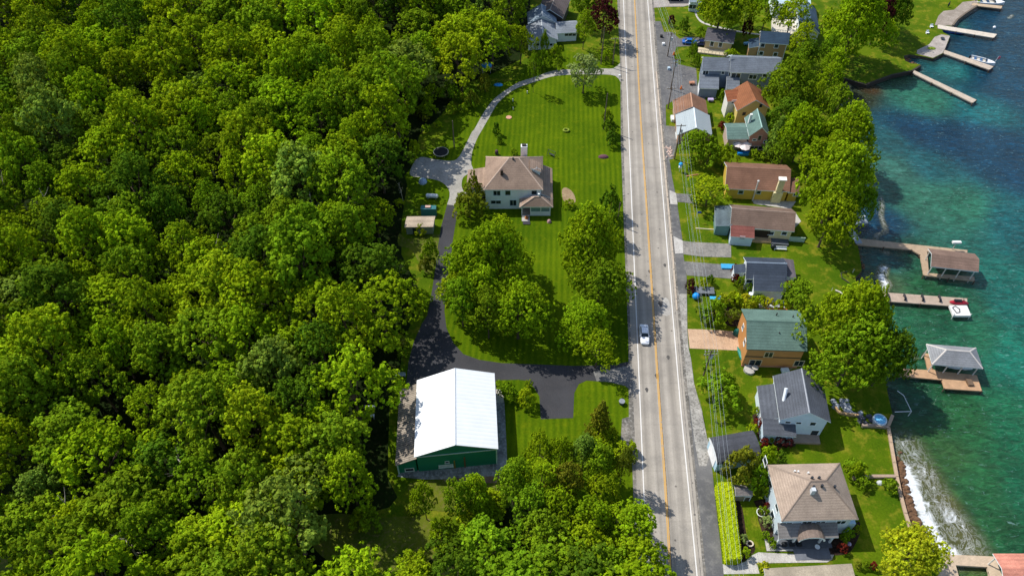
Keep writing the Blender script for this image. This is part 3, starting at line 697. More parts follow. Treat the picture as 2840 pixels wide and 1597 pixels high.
me = bpy.data.meshes.new('lake_water'); me.vertices.add(len(V)); me.vertices.foreach_set('co', V.ravel())
me.loops.add(q.size); me.loops.foreach_set('vertex_index', q.ravel()); me.polygons.add(len(q)); me.polygons.foreach_set('loop_start', np.arange(0, q.size, 4, dtype=np.int32))
me.update(calc_edges=True)
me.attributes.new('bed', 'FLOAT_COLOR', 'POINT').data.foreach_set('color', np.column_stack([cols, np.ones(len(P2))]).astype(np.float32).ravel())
me.attributes.new('foam', 'FLOAT', 'POINT').data.foreach_set('value', foam.astype(np.float32))
lake = bpy.data.objects.new('lake_water', me); COL.objects.link(lake); tag(lake, kind='structure')
m, nt, b = newmat('lake_water'); v = pos(nt)
a = nd(nt, 'ShaderNodeAttribute', attribute_name='bed'); fo = nd(nt, 'ShaderNodeAttribute', attribute_name='foam')
vw = pos(nt, (.55, 1.5, 1), rad(20)); vw2 = pos(nt, (.6, 1.25, 1), rad(-18)); vw3 = pos(nt, (.8, 1.1, 1), rad(40))
wv = noise(nt, vw, .75, 6, .66, 1.0); wv2 = noise(nt, vw2, 1.5, 4, .65, .8); wd = noise(nt, v, .12, 4, .6, .5); wd2 = noise(nt, vw3, .9, 4, .7, 1.0)
c = mix(nt, .75, a.outputs['Color'], ramp(nt, wd, [(.3, .32), (.7, .68)]), 'OVERLAY')
c = mix(nt, .55, c, ramp(nt, wd2, [(.3, .25), (.72, .75)]), 'OVERLAY')
c = mix(nt, .75, c, ramp(nt, wv, [(.32, .2), (.5, .46), (.70, .88)]), 'OVERLAY')
spk = ramp(nt, wv2, [(.60, 0), (.72, 1)]); c = mix(nt, mix(nt, 1.0, spk, .42, 'MULTIPLY'), c, (.22, .38, .36))  # ripple streaks and crest highlights painted into the water colour
nf = noise(nt, pos(nt, (1, .6, 1), -.5), .55, 7, .72, 2.2); nf2 = noise(nt, pos(nt), .35, 6, .7, 1.5)
def math_(op, a_, b_, c_=None):
    n = nd(nt, 'ShaderNodeMath', operation=op)
    for s_, v_ in zip(n.inputs, (a_, b_, c_)):
        if v_ is None: continue
        if isinstance(v_, (int, float)): s_.default_value = v_
        else: lk(nt, v_, s_)
    return n.outputs[0]
ridge = math_('SUBTRACT', 1.0, math_('MULTIPLY', math_('ABSOLUTE', math_('SUBTRACT', nf, .5), 0), 24.0))
lace = math_('MULTIPLY', math_('MAXIMUM', ridge, 0.0), ramp(nt, fo.outputs['Fac'], [(.25, 0), (.85, .9)]))
core = ramp(nt, math_('ADD', fo.outputs['Fac'], math_('MULTIPLY_ADD', nf2, 1.6, -.85)), [(.62, 0), (.86, 1)])
fm = math_('MINIMUM', math_('MAXIMUM', core, math_('MULTIPLY', lace, .75)), 1.0)
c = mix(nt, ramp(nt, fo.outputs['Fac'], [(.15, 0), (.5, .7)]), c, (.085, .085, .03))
c = mix(nt, fm, c, (.74, .77, .78))
lk(nt, c, b.inputs['Base Color']); lk(nt, ramp(nt, fm, [(0, .16), (.5, .8)]), b.inputs['Roughness']); b.inputs['IOR'].default_value = 1.33; b.inputs['Specular IOR Level'].default_value = .35
hs = nd(nt, 'ShaderNodeMath', operation='MULTIPLY_ADD'); lk(nt, wv2, hs.inputs[0]); hs.inputs[1].default_value = .5; lk(nt, wv, hs.inputs[2])
bump(nt, b, hs.outputs[0], .8, .5)
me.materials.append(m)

sheet('road_patch', survey_poly('C', [(172,520),(212,522),(235,640),(165,645)], smooth=2), .0635, m_ground('patched_concrete', (.36,.34,.31),(.42,.40,.36),(.30,.28,.25),.5,2))
for i_, (x_, y_, w_) in enumerate(((150,560,9),(40,1250,6),(212,990,6),(120,1140,7),(60,300,5),(185,250,6))):
    p_ = S('C', x_, y_); sheet('tar_patch', [(p_.x+w_*.05*math.cos(a*.7)*(1+.3*math.sin(a*2.1)), p_.y+w_*.09*math.sin(a*.7)) for a in range(9)], .0637+i_*.0003, m_ground('tar', (.09,.085,.08),(.13,.12,.11),(.05,.05,.05),.8,3))
# ================================================================== buildings
BROWN, TAUPE, SLATE, GREENR, DARKR = '#7d6455', '#8b7b6e', '#707a85', '#5f7f76', '#2e3f50'
# ---- metal barn
B = Building('barn', 'big green metal barn with bright white metal roof beside the black driveway', 'barn', 'J', (220,1022), (972,948), (245,335), 5.4)
V = B.vol((0, 0, B.W, B.D), 0, 5.4, 'gy', 2.6, m_wall('#1a8468', True), m_roof('#f2f5f6', 'metal'), oh=.3, trim='#dfe6e8', cap='#c9d0d4')
x0, y0 = B.L('J', 50, 1110, 3.3)
LR = (x0, .1, .32, B.D-.1)
Vl = B.vol(LR, 0, 3.1, ('shed', 'E'), 1.6, m_wall('#1a8468', True), m_roof('#928779', 'rust'), oh=.3, trim='#8f8a84')
B.winp(Vl, 'J', 180, 1132, 1.3, .8)
B.winp(V, 'J', 505, 1100, 2.2, .7, frame='#dfe6ea', name='window', pane=m_plain('#c9d6dc'))
B.winp(V, 'J', 515, 1065, .5, .5, frame='#cfdadd'); 
for (x, z_, h) in ((.455, 0, 2.6), (.58, 0, 3.4)):
    B.box('downpipe', B.W*x, .14, .1, B.W*x+.22, .28, z_+h, m_plain('#8a7a30' if x < .5 else '#7a5a3a'))
mb = MB(); mb.box(.3, .2, 4.75, B.W-.3, .29, 4.95, t=B.t); mb.build('trim_band', m_plain('#cfe0e0'), B.root)
for xx in (LR[0]+.3, B.W-.3): B.box('corner_trim', xx-.1, .17, .05, xx+.1, .4, 3.0 if xx < 0 else 5.2, m_plain('#bfe0e0'))

# ---- the big house in the middle of the lawn
B = Building('farmhouse', 'white two storey farmhouse with brown hipped roof and porch amid the mown lawn', 'house', 'I', (945,640), (1545,640), (970,305), 6.0)
WH = m_wall('#eef6f8'); TR = m_roof('#96806f')
V = B.vol((0, 0, B.W, B.D), 0, 6.0, 'hip', 4.3, WH, TR, ridge=(.42, .58, .5), cap='#c2a995')
r = B.rect('I', (770,640), (962,648), (785,440), 3.0)
V2 = B.vol((r[0], max(r[1], 1.0), .42, r[3]), 0, 3.0, ('shed', 'E'), .9, WH, TR, oh=.3)
r = B.rect('I', (1305,812), (1645,815), (1560,420), 3.1); e0 = B.L('I', 1645, 815, 3.1); e1 = B.L('I', 1640, 425, 3.1)
V3 = B.vol((B.W-.42, e0[1]+3.0, e0[0], e1[1]), 0, 3.1, ('shed', 'W'), 1.3, WH, TR, oh=.3, name='wing_wall')
p0 = B.L('I', 1305, 812, 3.1)
V4 = B.vol((p0[0], p0[1], e0[0], .36), 2.55, 3.1, 'hip', 1.8, m_plain(WHITE), TR, oh=.35, ridge=(.45, .62, .55), cap='#c2a995', name='porch_beam')
# porch: low wall, posts, screen
a0, b0, a1 = p0[0]+.5, p0[1]+.5, e0[0]-.5
am = a0+(a1-a0)*.30
mb = MB(); mb.box(am, b0, 0, a1, b0+.2, 1.25, t=B.t); mb.box(a1-.2, b0+.2, 0, a1, .2, 1.25, t=B.t); mb.build('porch_rail_wall', WH, B.root)
B.box('porch_floor', a0, b0+.2, 0, a1-.2, .38, .35, m_plain('#8d8478'))
B.box('porch_screen', am+.1, b0+.06, 1.25, a1-.3, b0+.1, 2.5, m_plain('#6f8f92', .2))
for xx in (a0, am, (am+a1)/2, a1-.18): B.box('post', xx, b0-.02, .0, xx+.18, b0+.16, 2.56, m_plain(WHITE))
B.box('door', am-1.3, .33, .35, am-.3, .39, 2.4, m_plain('#20262a'))
mb = MB(); mb.box(a0+.1, b0-1.9, 0, am-.1, b0, .12, t=B.t); mb.box(a0+.1, b0-.6, .12, am-.1, b0, .3, t=B.t); mb.build('steps', CONC, B.root)
for (x, y, w_, h_) in ((1080,672,1.5,1.3),(1190,670,1.1,1.3),(1455,666,1.1,1.1),(1070,763,2.2,.95),(1243,770,1.4,1.6)):
    B.winp(V, 'I', x, y, w_, h_, frame='#cfdde0')
for yy in (2.5, 6.5, 10): B.win(V, 'W', yy, 4.6, 1.0, 1.2)
c0 = B.L('I', 1352, 300, 6.2)
mb = MB(); mb.box(c0[0]-.75, B.D-.4, 0, c0[0]+.75, B.D+.7, 9.0, t=B.t); ch = mb.build('chimney', m_plain('#eef0ee'), B.root)
MB().box(c0[0]-.5, B.D-.15, 9.0, c0[0]+.5, B.D+.45, 9.35, t=B.t).build('flue', m_plain('#3a3634'), ch)
q = B.L('I', 1130, 485, 8.0); B.box('chimney', q[0]-.3, q[1]-.3, 7.2, q[0]+.3, q[1]+.3, 9.3, m_plain('#4a382e'))
q = B.L('I', 1073, 432, 7.4); B.pipe(q[0], q[1], 7.0, .8, .25, '#55585a')
q = B.L('I', 1243, 325, 10); B.pipe(q[0], q[1]-.4, 9.7, .8, .2)
# dormer on the right slope
d0 = B.L('I', 1400, 470, 7.6); d1 = B.L('I', 1548, 380, 7.6)
DV = B.vol((d0[0]+.3, d0[1]+.2, B.W-.5, d0[1]+3.6), 6.3, 7.6, ('shed', 'W'), 1.2, WH, TR, oh=.25, name='dormer_wall')
q = B.L('I', 1500, 690, 4.5); B.box('vent_stack', q[0]-.2, p0[1]+1.6, 3.6, q[0]+.2, p0[1]+2.0, 5.4, m_plain(WHITE))
mb = MB(); q = B.L('I', 1480, 465, 7.6)
mb.tube([B.t(q[0]-1.0, q[1], 8.3), B.t(q[0], q[1]+.1, 8.8), B.t(q[0]+1.0, q[1], 8.3)], .05, 5); mb.tube([B.t(q[0], q[1], 7.7), B.t(q[0], q[1], 9.3)], .05, 5)
mb.build('roof_antenna', m_plain('#d5dade'), B.root)

# ---- garden shed by the forest
B = Building('garden_shed', 'small pale shed with flat tan roof at the forest edge', 'shed', 'I', (150,1012), (440,1008), (188,905), 2.5)
V = B.vol((0, 0, B.W, B.D), 0, 2.4, 'gx', .25, m_wall('#8f9a90'), m_roof('#b5a590'), oh=.25, trim='#b8ab98')
B.winp(V, 'I', 253, 1055, .5, 1.5, frame='#2b3234', name='door')

# ---- white house at the top, forest side
B = Building('white_bungalow', 'white L-shaped bungalow with grey roof partly behind trees west of the road', 'house', 'H', (1385,420), (1695,402), (1420,262), 3.0)
GR = m_roof('#8a9199')
V = B.vol((0, 0, B.W, B.D), 0, 3.0, 'gy', 2.0, m_wall('#eef4f6'), GR, cap='#b9c0c6')
for x in (1490,1580,1625,1662): B.winp(V, 'H', x, 450, .8, .7, frame='#dfe6e8')
r = B.rect('H', (1700,328), (1897,330), (1710,215), 3.0)
V = B.vol((B.W-.3, r[1], r[2], r[3]), 0, 2.9, 'gx', 1.5, m_wall('#eef4f6'), GR)
for x in (1780,1818,1857): B.winp(V, 'H', x, 350, 1.0, .8, frame='#dfe6e8')
r = B.rect('H', (1430,262), (1700,250), (1440,150), 3.4)
V = B.vol((.5, B.D-.3, B.W+.2, B.D+6.8), 0, 3.6, 'gy', 2.4, m_wall('#dfe6e8'), m_roof('#7f8f9d'), cap='#b9c0c6')
B = Building('brown_roof_house', 'house with wide dark brown roof at the top edge west of the road', 'house', 'H', (1475,140), (1745,185), (1500,-60), 4.0)
V = B.vol((0, 0, B.W, B.D), 0, 4.0, 'gy', 2.0, m_wall('#4a4442'), m_roof('#665c5a'), cap='#8a807c')
B.winp(V, 'H', 1750, 170, .6, 1.2) if False else None

# ---- top right cluster
B = Building('beige_cottage', 'small beige cottage with dark gabled roof and long deck above the grey house', 'house', 'A', (628,405), (922,440), (662,275), 3.0)
V = B.vol((0, 0, B.W, B.D), 0, 3.0, 'gx', 1.6, m_wall('#c9b58c'), m_roof('#5d5a5e'))
for x, y in ((705,440),(790,450)): B.winp(V, 'A', x, y, .9, 1.5)
q0 = B.L('A', 565, 490, .4); q1 = B.L('A', 855, 550, .4)
mb = MB(); mb.box(q0[0], q0[1]-2.0, 0, q1[0], .4, .4, t=B.t); mb.build('deck', m_wood('#cfc0a0'), B.root)
mb = MB(); yy = q0[1]-2.0
mb.box(q0[0], yy-.08, 1.25, q1[0], yy, 1.35, t=B.t)
for i in range(9): mb.box(q0[0]+(q1[0]-q0[0]-.1)*i/8, yy-.08, 0, q0[0]+(q1[0]-q0[0]-.1)*i/8+.1, yy, 1.25, t=B.t)
mb.build('railing', m_plain('#d8ccb4'), B.root)

B = Building('tan_house', 'two storey tan house with dark slate roof half hidden by trees near the lake', 'house', 'A', (1180,430), (1430,447), (1205,325), 5.6)
V = B.vol((0, 0, B.W+1.2, B.D), 0, 5.6, 'gx', 1.9, m_wall('#b8936a'), m_roof('#35485a'))
for x, y in ((1215,455),(1352,465),(1200,537),(1342,548)): B.winp(V, 'A', x, y, 1.0, 1.1)
V2 = B.vol((-2.4, .8, .38, B.D-.5), 0, 3.4, ('shed', 'E'), .7, m_wall('#b8936a'), m_roof('#35485a'), oh=.2)
B.corners(V)

B = Building('grey_house', 'large slate grey two storey house with white framed windows and attached garage', 'house', 'A', (885,727), (1395,747), (915,558), 5.6)
SG = m_wall('#7d8a9c'); SR = m_roof('#6b727b')
V = B.vol((0, 0, B.W, B.D), 0, 5.6, 'gx', 2.2, SG, SR, cap='#a3abb3')
for x, y, w_, h_ in ((945,762,2.3,1.4),(1115,775,1.9,1.2),(1240,760,1.3,.9),(1357,775,1.0,1.5)): B.winp(V, 'A', x, y, w_, h_)
r = B.rect('A', (605,706), (885,716), (608,572), 5.4)
V2 = B.vol((r[0], r[1]+.2, .38, r[3]), 0, 5.3, 'gx', 2.0, SG, SR)
B.winp(V2, 'A', 640, 733, 1.4, 1.2); B.winp(V2, 'A', 815, 733, .7, .8)
r = B.rect('A', (575,885), (775,890), (605,730), 3.0)
V3 = B.vol((r[0], r[1], r[2], V2['y0']+.28), 0, 2.9, ('shed', 'N'), 1.0, SG, SR, oh=.3, name='garage_wall')
mb = MB(); mb.box(V3['x0']-.08, V3['y0']+.3, .0, V3['x0']-.02, V3['y1']-.3, 2.5, t=B.t); mb.build('garage_door', m_plain('#eef2f4'), B.root)
r = B.rect('A', (850,908), (965,880), (880,800), 3.0)
V4 = B.vol((r[0], r[1], V['x0']+2.6, V['y0']+.28), 0, 2.9, ('shed', 'N'), 1.1, SG, SR, oh=.25, name='porch_wall')
for x in (985,1040,1095): B.winp(V, 'A', x, 862, .9, 1.4, frame='#8fb3b8')
for x, y in ((1000,582),(1130,592),(1230,592),(1305,592)):
    q = B.L('A', x, y, 7.2); B.pipe(q[0], max(q[1], B.D*.55), 6.9, .7, .12)
q = B.L('A', 880, 610, 7); mb = MB(); mb.tube([B.t(q[0], q[1], 6.8), B.t(q[0], q[1], 8.4)], .05, 5); mb.tube([B.t(q[0]-.9, q[1], 8.1), B.t(q[0]+.5, q[1]+.4, 8.4)], .1, 6); mb.build('roof_antenna', m_plain('#dfe4e8'), B.root)
MB().box(B.W-.38, 1.2, 0, B.W+2.6, B.D-1.2, 2.7, t=B.t).build('sun_room', m_plain('#3f8f9f', .2), B.root)
B.corners(V); B.corners(V2)

B = Building('brown_roof_garage', 'garage with plain brown gabled roof beside the road', 'garage', 'A', (325,1150), (665,1150), (320,1008), 3.0)
V = B.vol((0, 0, B.W, B.D), 0, 3.0, 'gy', 2.3, m_wall('#b9987a'), m_roof('#8a6650'), cap='#b58a6e')
B = Building('metal_roof_garage', 'tan garage with ribbed pale metal roof next to the brown roofed garage', 'garage', 'B', (285,505), (568,510), (270,338), 3.1)
V = B.vol((0, 0, B.W, B.D-.3), 0, 3.1, 'gy', 2.2, m_wall('#b08d70'), m_roof('#a6b0b2', 'metal'), cap='#dce4e8')
B.win(V, 'W', B.D*.4, 1.3, 2.6, 2.1, name='garage_door', pane=m_plain('#d9d5cc'))

B = Building('yellow_gable_house', 'narrow yellow house with steep orange-brown roof and white dormer', 'house', 'B', (765,312), (1030,290), (752,170), 4.6)
OR_ = m_roof('#8a583a')
V = B.vol((0, 0, B.W, B.D+.6), 0, 4.6, 'gy', 2.8, m_wall('#e3c877'), OR_)
B.winp(V, 'B', 822, 335, .9, .9, frame='#cbb36a'); B.winp(V, 'B', 957, 270, .8, 1.0, frame='#cbb36a')
V2 = B.vol((-1.7, B.D*.45, B.W*.42, B.D*.45+3.8), 0, 5.0, ('shed', 'N'), .9, m_wall('#eeeae0'), m_roof('#8a5236'), oh=.3, name='dormer_wall')
B.win(V2, 'S', .2, 4.6, 1.1, .8); 
B = Building('pink_house', 'pink house with teal-green gabled roof and side wing', 'house', 'B', (862,517), (1032,515), (850,368), 4.6)
GRN = m_roof('#617a72')
V = B.vol((0, 0, B.W, B.D), 0, 4.6, 'gy', 2.6, m_wall('#c98f83'), GRN, cap='#8fb0a6')
B.winp(V, 'B', 947, 530, .7, 1.3, frame='#d8b5ae'); B.winp(V, 'B', 992, 560, .7, .7); B.winp(V, 'B', 905, 545, .8, .4)
for x in (884,918,952,986): B.winp(V, 'B', x, 610, .9, .9, frame='#d8c5be')
r = B.rect('B', (680,510), (857,517), (675,408), 3.6)
V2 = B.vol((r[0], .3, .38, r[3]-.2), 0, 3.6, 'gx', 1.0, m_wall('#c8b0a4'), GRN)
B.win(V2, 'S', r[0]+2.6, 1.8, 1.4, 1.0)
mb = MB(); q = B.L('B', 872, 375, 6.3); mb.box(q[0]-.3, q[1]-.3, 4.5, q[0]+.3, q[1]+.3, 7.6, t=B.t); mb.build('chimney', m_plain('#e0e0da'), B.root)

B = Building('yellow_long_house', 'long yellow house with mottled brown roof and tall cream chimney', 'house', 'B', (670,936), (1190,962), (665,722), 3.2)
BR = m_roof('#7c5b49')
V = B.vol((0, 0, B.W, B.D), 0, 3.2, 'gx', 2.5, m_wall('#d9b84e'), BR, cap='#94705a')
for x, w_ in ((796,1.0),(940,.8)): B.winp(V, 'B', x, 965, w_, .9, frame='#a9c3cf')
q = B.L('B', 1070, 1020, 0)
mb = MB(); mb.box(q[0]-1.15, V['y0']-.9, 0, q[0]+.95, V['y0'], 3.0, t=B.t); mb.box(q[0]-.75, V['y0']-.75, 3.0, q[0]+.6, V['y0']+.1, 6.6, t=B.t)
ch = mb.build('chimney', m_plain('#ddd0a4'), B.root)
MB().box(q[0]-.95, V['y0']-.95, 6.6, q[0]+.8, V['y0']+.3, 6.85, t=B.t).build('chimney_cap', m_plain('#efe8dc'), ch)
q = B.L('B', 885, 985, 0); mb = MB(); mb.tube([B.t(q[0], V['y0']-.4, 0), B.t(q[0], V['y0']-.4, 5.8)], .16, 8); mb.dome(B.t(q[0], V['y0']-.4, 5.8), .3, .3, .25, 8, 3); mb.build('flue_pipe', m_plain('#c9c6c0', .4), B.root)
r = B.rect('B', (1190,972), (1272,972), (1200,850), 2.9)
V2 = B.vol((B.W-.38, r[1], r[2], r[3]), 0, 2.9, 'gx', 1.0, m_wall('#cfae3e'), BR)
B.winp(V2, 'B', 1237, 985, .9, .7); B.winp(V, 'B', 1182, 985, 1.1, 1.3, frame='#7a6a30') if False else None

B = Building('brown_ranch_house', 'long cream ranch house with taupe roof and small white bay', 'house', 'B', (710,1243), (1228,1282), (702,1062), 3.2)
RR = m_roof('#776357')
V = B.vol((0, 0, B.W, B.D), 0, 3.2, 'gx', 2.2, m_wall('#e3d3a0'), RR, cap='#a08a7b')
for x in (1040,1145): B.winp(V, 'B', x, 1295, 1.0, .9, frame='#e4e8ea')
r = B.rect('B', (590,1235), (705,1240), (590,1075), 3.0)
V2 = B.vol((r[0], r[1], .38, r[3]), 0, 3.0, ('shed', 'E'), .5, m_wall('#6f9390'), m_roof('#58656a'), oh=.3)
r = B.rect('B', (715,1318), (908,1322), (722,1245), 3.0)
V3 = B.vol((r[0], r[1], r[2], V['y0']+.28), 0, 2.7, ('shed', 'N'), .8, m_wall('#cfe2ee'), m_roof('#7a4a42'), oh=.25, name='bay_wall')
B.winp(V3, 'B', 808, 1330, .9, .5, frame='#b8c8d0'); 
q0 = B.L('B', 905, 1370, 0); q1 = B.L('B', 1015, 1375, 0)
B.box('deck', r[2], q0[1], 0, r[2]+4.2, V['y0'], .5, m_wood('#c9a87a'))
B.box('deck', r[2]+4.25, q0[1]-.4, 0, V['x1']-.2, V['y0'], .45, m_wood('#555a60'))
B.box('porch_opening_shade', r[2]+.2, V['y0']-.06, .5, r[2]+3.6, V['y0']-.01, 2.5, m_plain('#2c211a'))  # dark panel standing in for the shade inside the opening
q = B.L('B', 1315, 1340, 1)
B.box('fence_panel', V['x1'], V['y0']-.1, 0, q[0], V['y0']+.05, 1.3, m_plain('#a9bfae'))

B = Building('small_white_house', 'small white house with stepped blue-black roofs opposite the round beds', 'house', 'C', (835,357), (1165,368), (822,182), 3.6)
DB = m_roof('#3d4653')
V = B.vol((0, 0, B.W, B.D), 0, 3.6, 'gx', 1.7, m_wall('#e8eef2'), DB, cap='#8794a3')
r = B.rect('C', (900,452), (1158,458), (900,330), 3.0)
V2 = B.vol((r[0], r[1], r[2], V['y0']+.5), 0, 2.9, ('shed', 'N'), 1.2, m_wall('#e8eef2'), DB, oh=.25, name='extension_wall')
r = B.rect('C', (1162,360), (1245,360), (1145,200), 3.2)
V3 = B.vol((B.W-.38, r[1]+.4, r[2], r[3]), 0, 3.1, ('shed', 'W'), .5, m_wall('#e8eef2'), m_roof('#635c60'), oh=.25)
V4 = B.vol((-2.0, B.D*.35, .38, B.D*.75), 0, 2.8, ('shed', 'E'), .4, m_wall('#e8eef2'), DB, oh=.2)
B.winp(V, 'C', 865, 372, 1.2, 1.0, frame='#dfeaf2'); B.win(V4, 'S', -1.0, 1.5, .9, .9)
q = B.L('C', 930, 440, .3); B.box('balcony', q[0]-2, q[1]-1.6, .0, q[0]+.3, V2['y0']+.2, 1.1, m_plain('#dfe8f0'))
B.box('patio_slab', q[0], V2['y0']-2.2, 0, V2['x1']+.6, V2['y0'], .12, m_plain('#d8dde0'))
B.box('awning', V3['x0']+.4, V3['y0']-1.2, 2.0, V3['x1']-.2, V3['y0'], 2.12, m_plain('#a33a2e'))
B.box('terrace', q[0]+1.5, V2['y0']-5.2, 0, q[0]+5.5, V2['y0']-2.25, .1, m_plain('#d2613a'))
mb = MB(); mb.tube([B.t(B.W-.6, 2.2, 3.9), B.t(B.W-.6, 3.2, 5.4)], .07, 5); mb.build('roof_vent', m_plain('#e4eaee'), B.root)

B = Building('orange_house', 'ochre orange two storey house with green shingle roof beside the tan paved drive', 'house', 'C', (842,922), (1330,938), (798,597), 5.6)
OW = m_wall('#c98f55')
V = B.vol((0, 0, B.W, B.D), 0, 5.6, 'gx', 2.3, OW, m_roof('#5d766c'), oh=.35, trim='#42574f', cap='#4c655c')
B.winp(V, 'C', 1020, 965, 1.4, 1.3, frame='#d8c49a'); B.winp(V, 'C', 908, 1035, 2.1, 2.0, frame='#cfc0a0', name='patio_door'); B.winp(V, 'C', 1262, 1035, 1.6, 1.4, frame='#cfc0a0')
B.box('belt_course', V['x0']-.05, V['y0']-.07, 2.9, V['x1'], V['y0']-.003, 3.12, m_plain('#4d4a3a'))
B.box('base_course', V['x0']-.06, V['y0']-.12, 0, V['x1'], V['y0']-.003, .35, m_plain('#b58468'))
B.win(V, 'W', B.D*.3, 4.0, .8, 1.3); B.win(V, 'W', B.D*.65, 4.2, .8, 1.1)
for x, y, yy in ((1090,665,.75),(1222,690,.7),(1110,800,.3)):
    q = B.L('C', x, y, 7.2); B.pipe(q[0], B.D*yy, 6.3, 1.2 if yy > .5 else .9, .12)
q = B.L('C', 905, 1095, 0)
mb = MB(); mb.tube([B.t(q[0]-1.0, q[1], 0), B.t(q[0]-1.0, q[1], .5)], 1.05, 14); mb.build('step', CONC, B.root)

B = Building('white_gable_house', 'white house with dark grey gabled roof and side wing beneath the big lakeside tree', 'house', 'D', (822,186), (1238,206), (1055-500+215,-170), 5.2)
DG = m_roof('#54585f')
V = B.vol((0, 0, B.W, B.D), 0, 5.2, 'gy', 2.6, m_wall('#dfeefa'), DG, cap='#8d9198')
for x, y, w_, h_ in ((890,205,.8,.5),(977,210,.8,.5),(1092,217,.9,.9),(1105,290,1.2,1.5)): B.winp(V, 'D', x, y, w_, h_)
e = B.L('D', 690, 305, 3.0); f = B.L('D', 960, 320, 3.0)
V2 = B.vol((e[0], 1.2, .38, B.D-.8), 0, 3.0, ('shed', 'E'), .9, m_wall('#dfeefa'), DG, oh=.3)
V3 = B.vol((e[0], f[1], f[0], 1.15), 0, 2.9, ('shed', 'N'), .8, m_wall('#cfe4f6'), DG, oh=.25, name='porch_wall')
q = B.L('D', 1080, 345, .3); B.box('deck', f[0]+.1, q[1]-.8, 0, B.W-.5, V['y0'], .4, m_wood('#a5907c'))
mb = MB(); q = B.L('D', 800, 50, 5.5); mb.tube([B.t(1.0, B.D*.35, 5.0), B.t(1.2, B.D*.55, 7.4)], .3, 8); mb.build('chimney', m_plain('#e8ecef'), B.root)

B = Building('black_roof_garage', 'white garage with smooth black curved roof at the roadside', 'garage', 'D', (318,545), (675,482), (285,326), 2.9)
prof = [(B.D*(.5-.5*math.cos(math.pi*i/8)), 2.7+1.1*math.sin(math.pi*i/8)) for i in range(9)]
MB().box(.2, .2, 0, B.W-.2, B.D-.2, 2.7, t=B.t).build('wall', m_wall('#b9dcec'), B.root)
vs = [B.t(x, p[0], p[1]) for x in (0, B.W) for p in prof]; n = len(prof)
mesh_obj('roof', vs, [(i, n+i, n+i+1, i+1) for i in range(n-1)]+[tuple(range(n)), tuple(reversed(range(n, 2*n))), (0, n-1, 2*n-1, n)], [m_roof('#47494f'), m_plain('#e8ecee')], B.root, [0]*(n-1)+[1, 1, 1])
B.box('garage_door', .1, 1.0, 0, .19, B.D-1.0, 2.4, m_plain('#f2f4f4'))
B = Building('storage_shed', 'small tan storage shed with grey roof behind the clipped hedge', 'shed', 'D', (465,800), (606,798), (450,708), 2.2)
V = B.vol((0, 0, B.W, B.D), 0, 2.2, 'gx', .6, m_wall('#a89a84'), m_roof('#7d7672'), oh=.2)
B.winp(V, 'D', 560, 825, .8, 1.3, name='door', pane=m_plain('#5a5048'))

# ---- hip roofed house bottom right
B = Building('hip_roof_house', 'large white house with broad beige hipped roof and arched porch at the bottom right', 'house', 'D', (840,1005), (1462,990), (720,548), 6.0)
TB = m_roof('#a99685'); LB = m_wall('#d9e8f2')
V = B.vol((0, 0, B.W, B.D), 0, 6.0, 'hip', 3.6, LB, TB, oh=.5, ridge=(.40, .60, .5), cap='#8f7d6e')
for x, y, w_, h_ in ((872,1027,1.8,1.1),(1040,1018,1.4,1.1),(1150,1018,1.4,1.1),(1318,1012,1.4,1.0)): B.winp(V, 'D', x, y, w_, h_)
for yy in (3, 7, 11): B.win(V, 'W', yy, 4.4, 1.2, 1.3); B.win(V, 'W', yy, 1.6, 1.2, 1.3)
e = B.L('D', 815, 1148, 3.0); f = B.L('D', 1300, 1135, 3.0)
V2 = B.vol((e[0], e[1], f[0], V['y0']+.1), 2.7, 3.0, ('shed', 'N'), 1.2, m_plain(WHITE), m_roof('#85807c'), oh=.3, name='porch_beam')
# arched gablet over the entrance
ac = B.L('D', 1078, 1160, 2.8); n = 9; w2 = 2.1
arc = [(ac[0]-w2*math.cos(math.pi*i/(n-1))*1.0, 2.9+1.5*math.sin(math.pi*i/(n-1))) for i in range(n)]
inn = [(ac[0]-(w2-.25)*math.cos(math.pi*i/(n-1)), 2.75+1.35*math.sin(math.pi*i/(n-1))) for i in range(n)]
yf, yb = e[1]-.5, V['y0']-.3
vs = [B.t(p[0], y, p[1]) for y in (yf, yb) for p in arc] + [B.t(p[0], y, p[1]) for y in (yf, yb) for p in inn]
fs = [(i, i+1, n+i+1, n+i) for i in range(n-1)]; mi = [0]*(n-1)
fs += [(2*n+i+1, 2*n+i, 3*n+i, 3*n+i+1) for i in range(n-1)]+[(i+1, i, 2*n+i, 2*n+i+1) for i in range(n-1)]; mi += [1]*(2*n-2)
mesh_obj('arched_porch_roof', vs, fs, [m_roof('#85756a'), m_plain(WHITE)], B.root, mi)
for xx in (e[0]+.4, ac[0]-w2-.1, ac[0]+w2-.1, f[0]-.6): B.box('column', xx, e[1]+.3, 0, xx+.28, e[1]+.58, 2.72, m_plain(WHITE))
B.box('porch_floor', e[0]+.3, e[1]-.4, 0, f[0]-.2, V['y0'], .25, m_plain('#5d6066'))
B.box('entry_step', ac[0]-w2, e[1]-2.2, 0, f[0]-.8, e[1]-.42, .14, m_plain('#6c7078'))
B.box('door', ac[0]-.6, V['y0']-.07, .25, ac[0]+.6, V['y0']-.005, 2.4, m_plain('#2a2420'))
for (x, y, z_) in ((930,625,7.0),(955,632,7.0),(1040,636,7.6),(1072,676,8.6),(1128,676,8.6),(1095,735,8.9),(1155,735,8.6),(1255,745,8.0)):
    q = B.L('D', x, y, z_); 
    zz_ = 6+3.6*min(q[1]/(B.D*.5), (B.D-q[1])/(B.D*.5), q[0]/(B.W*.4), (B.W-q[0])/(B.W*.4), 1)
    B.pipe(q[0], q[1], zz_-.1, .6, .2 if y > 660 else .15, '#2b3036' if y > 660 else '#dcdcd8')
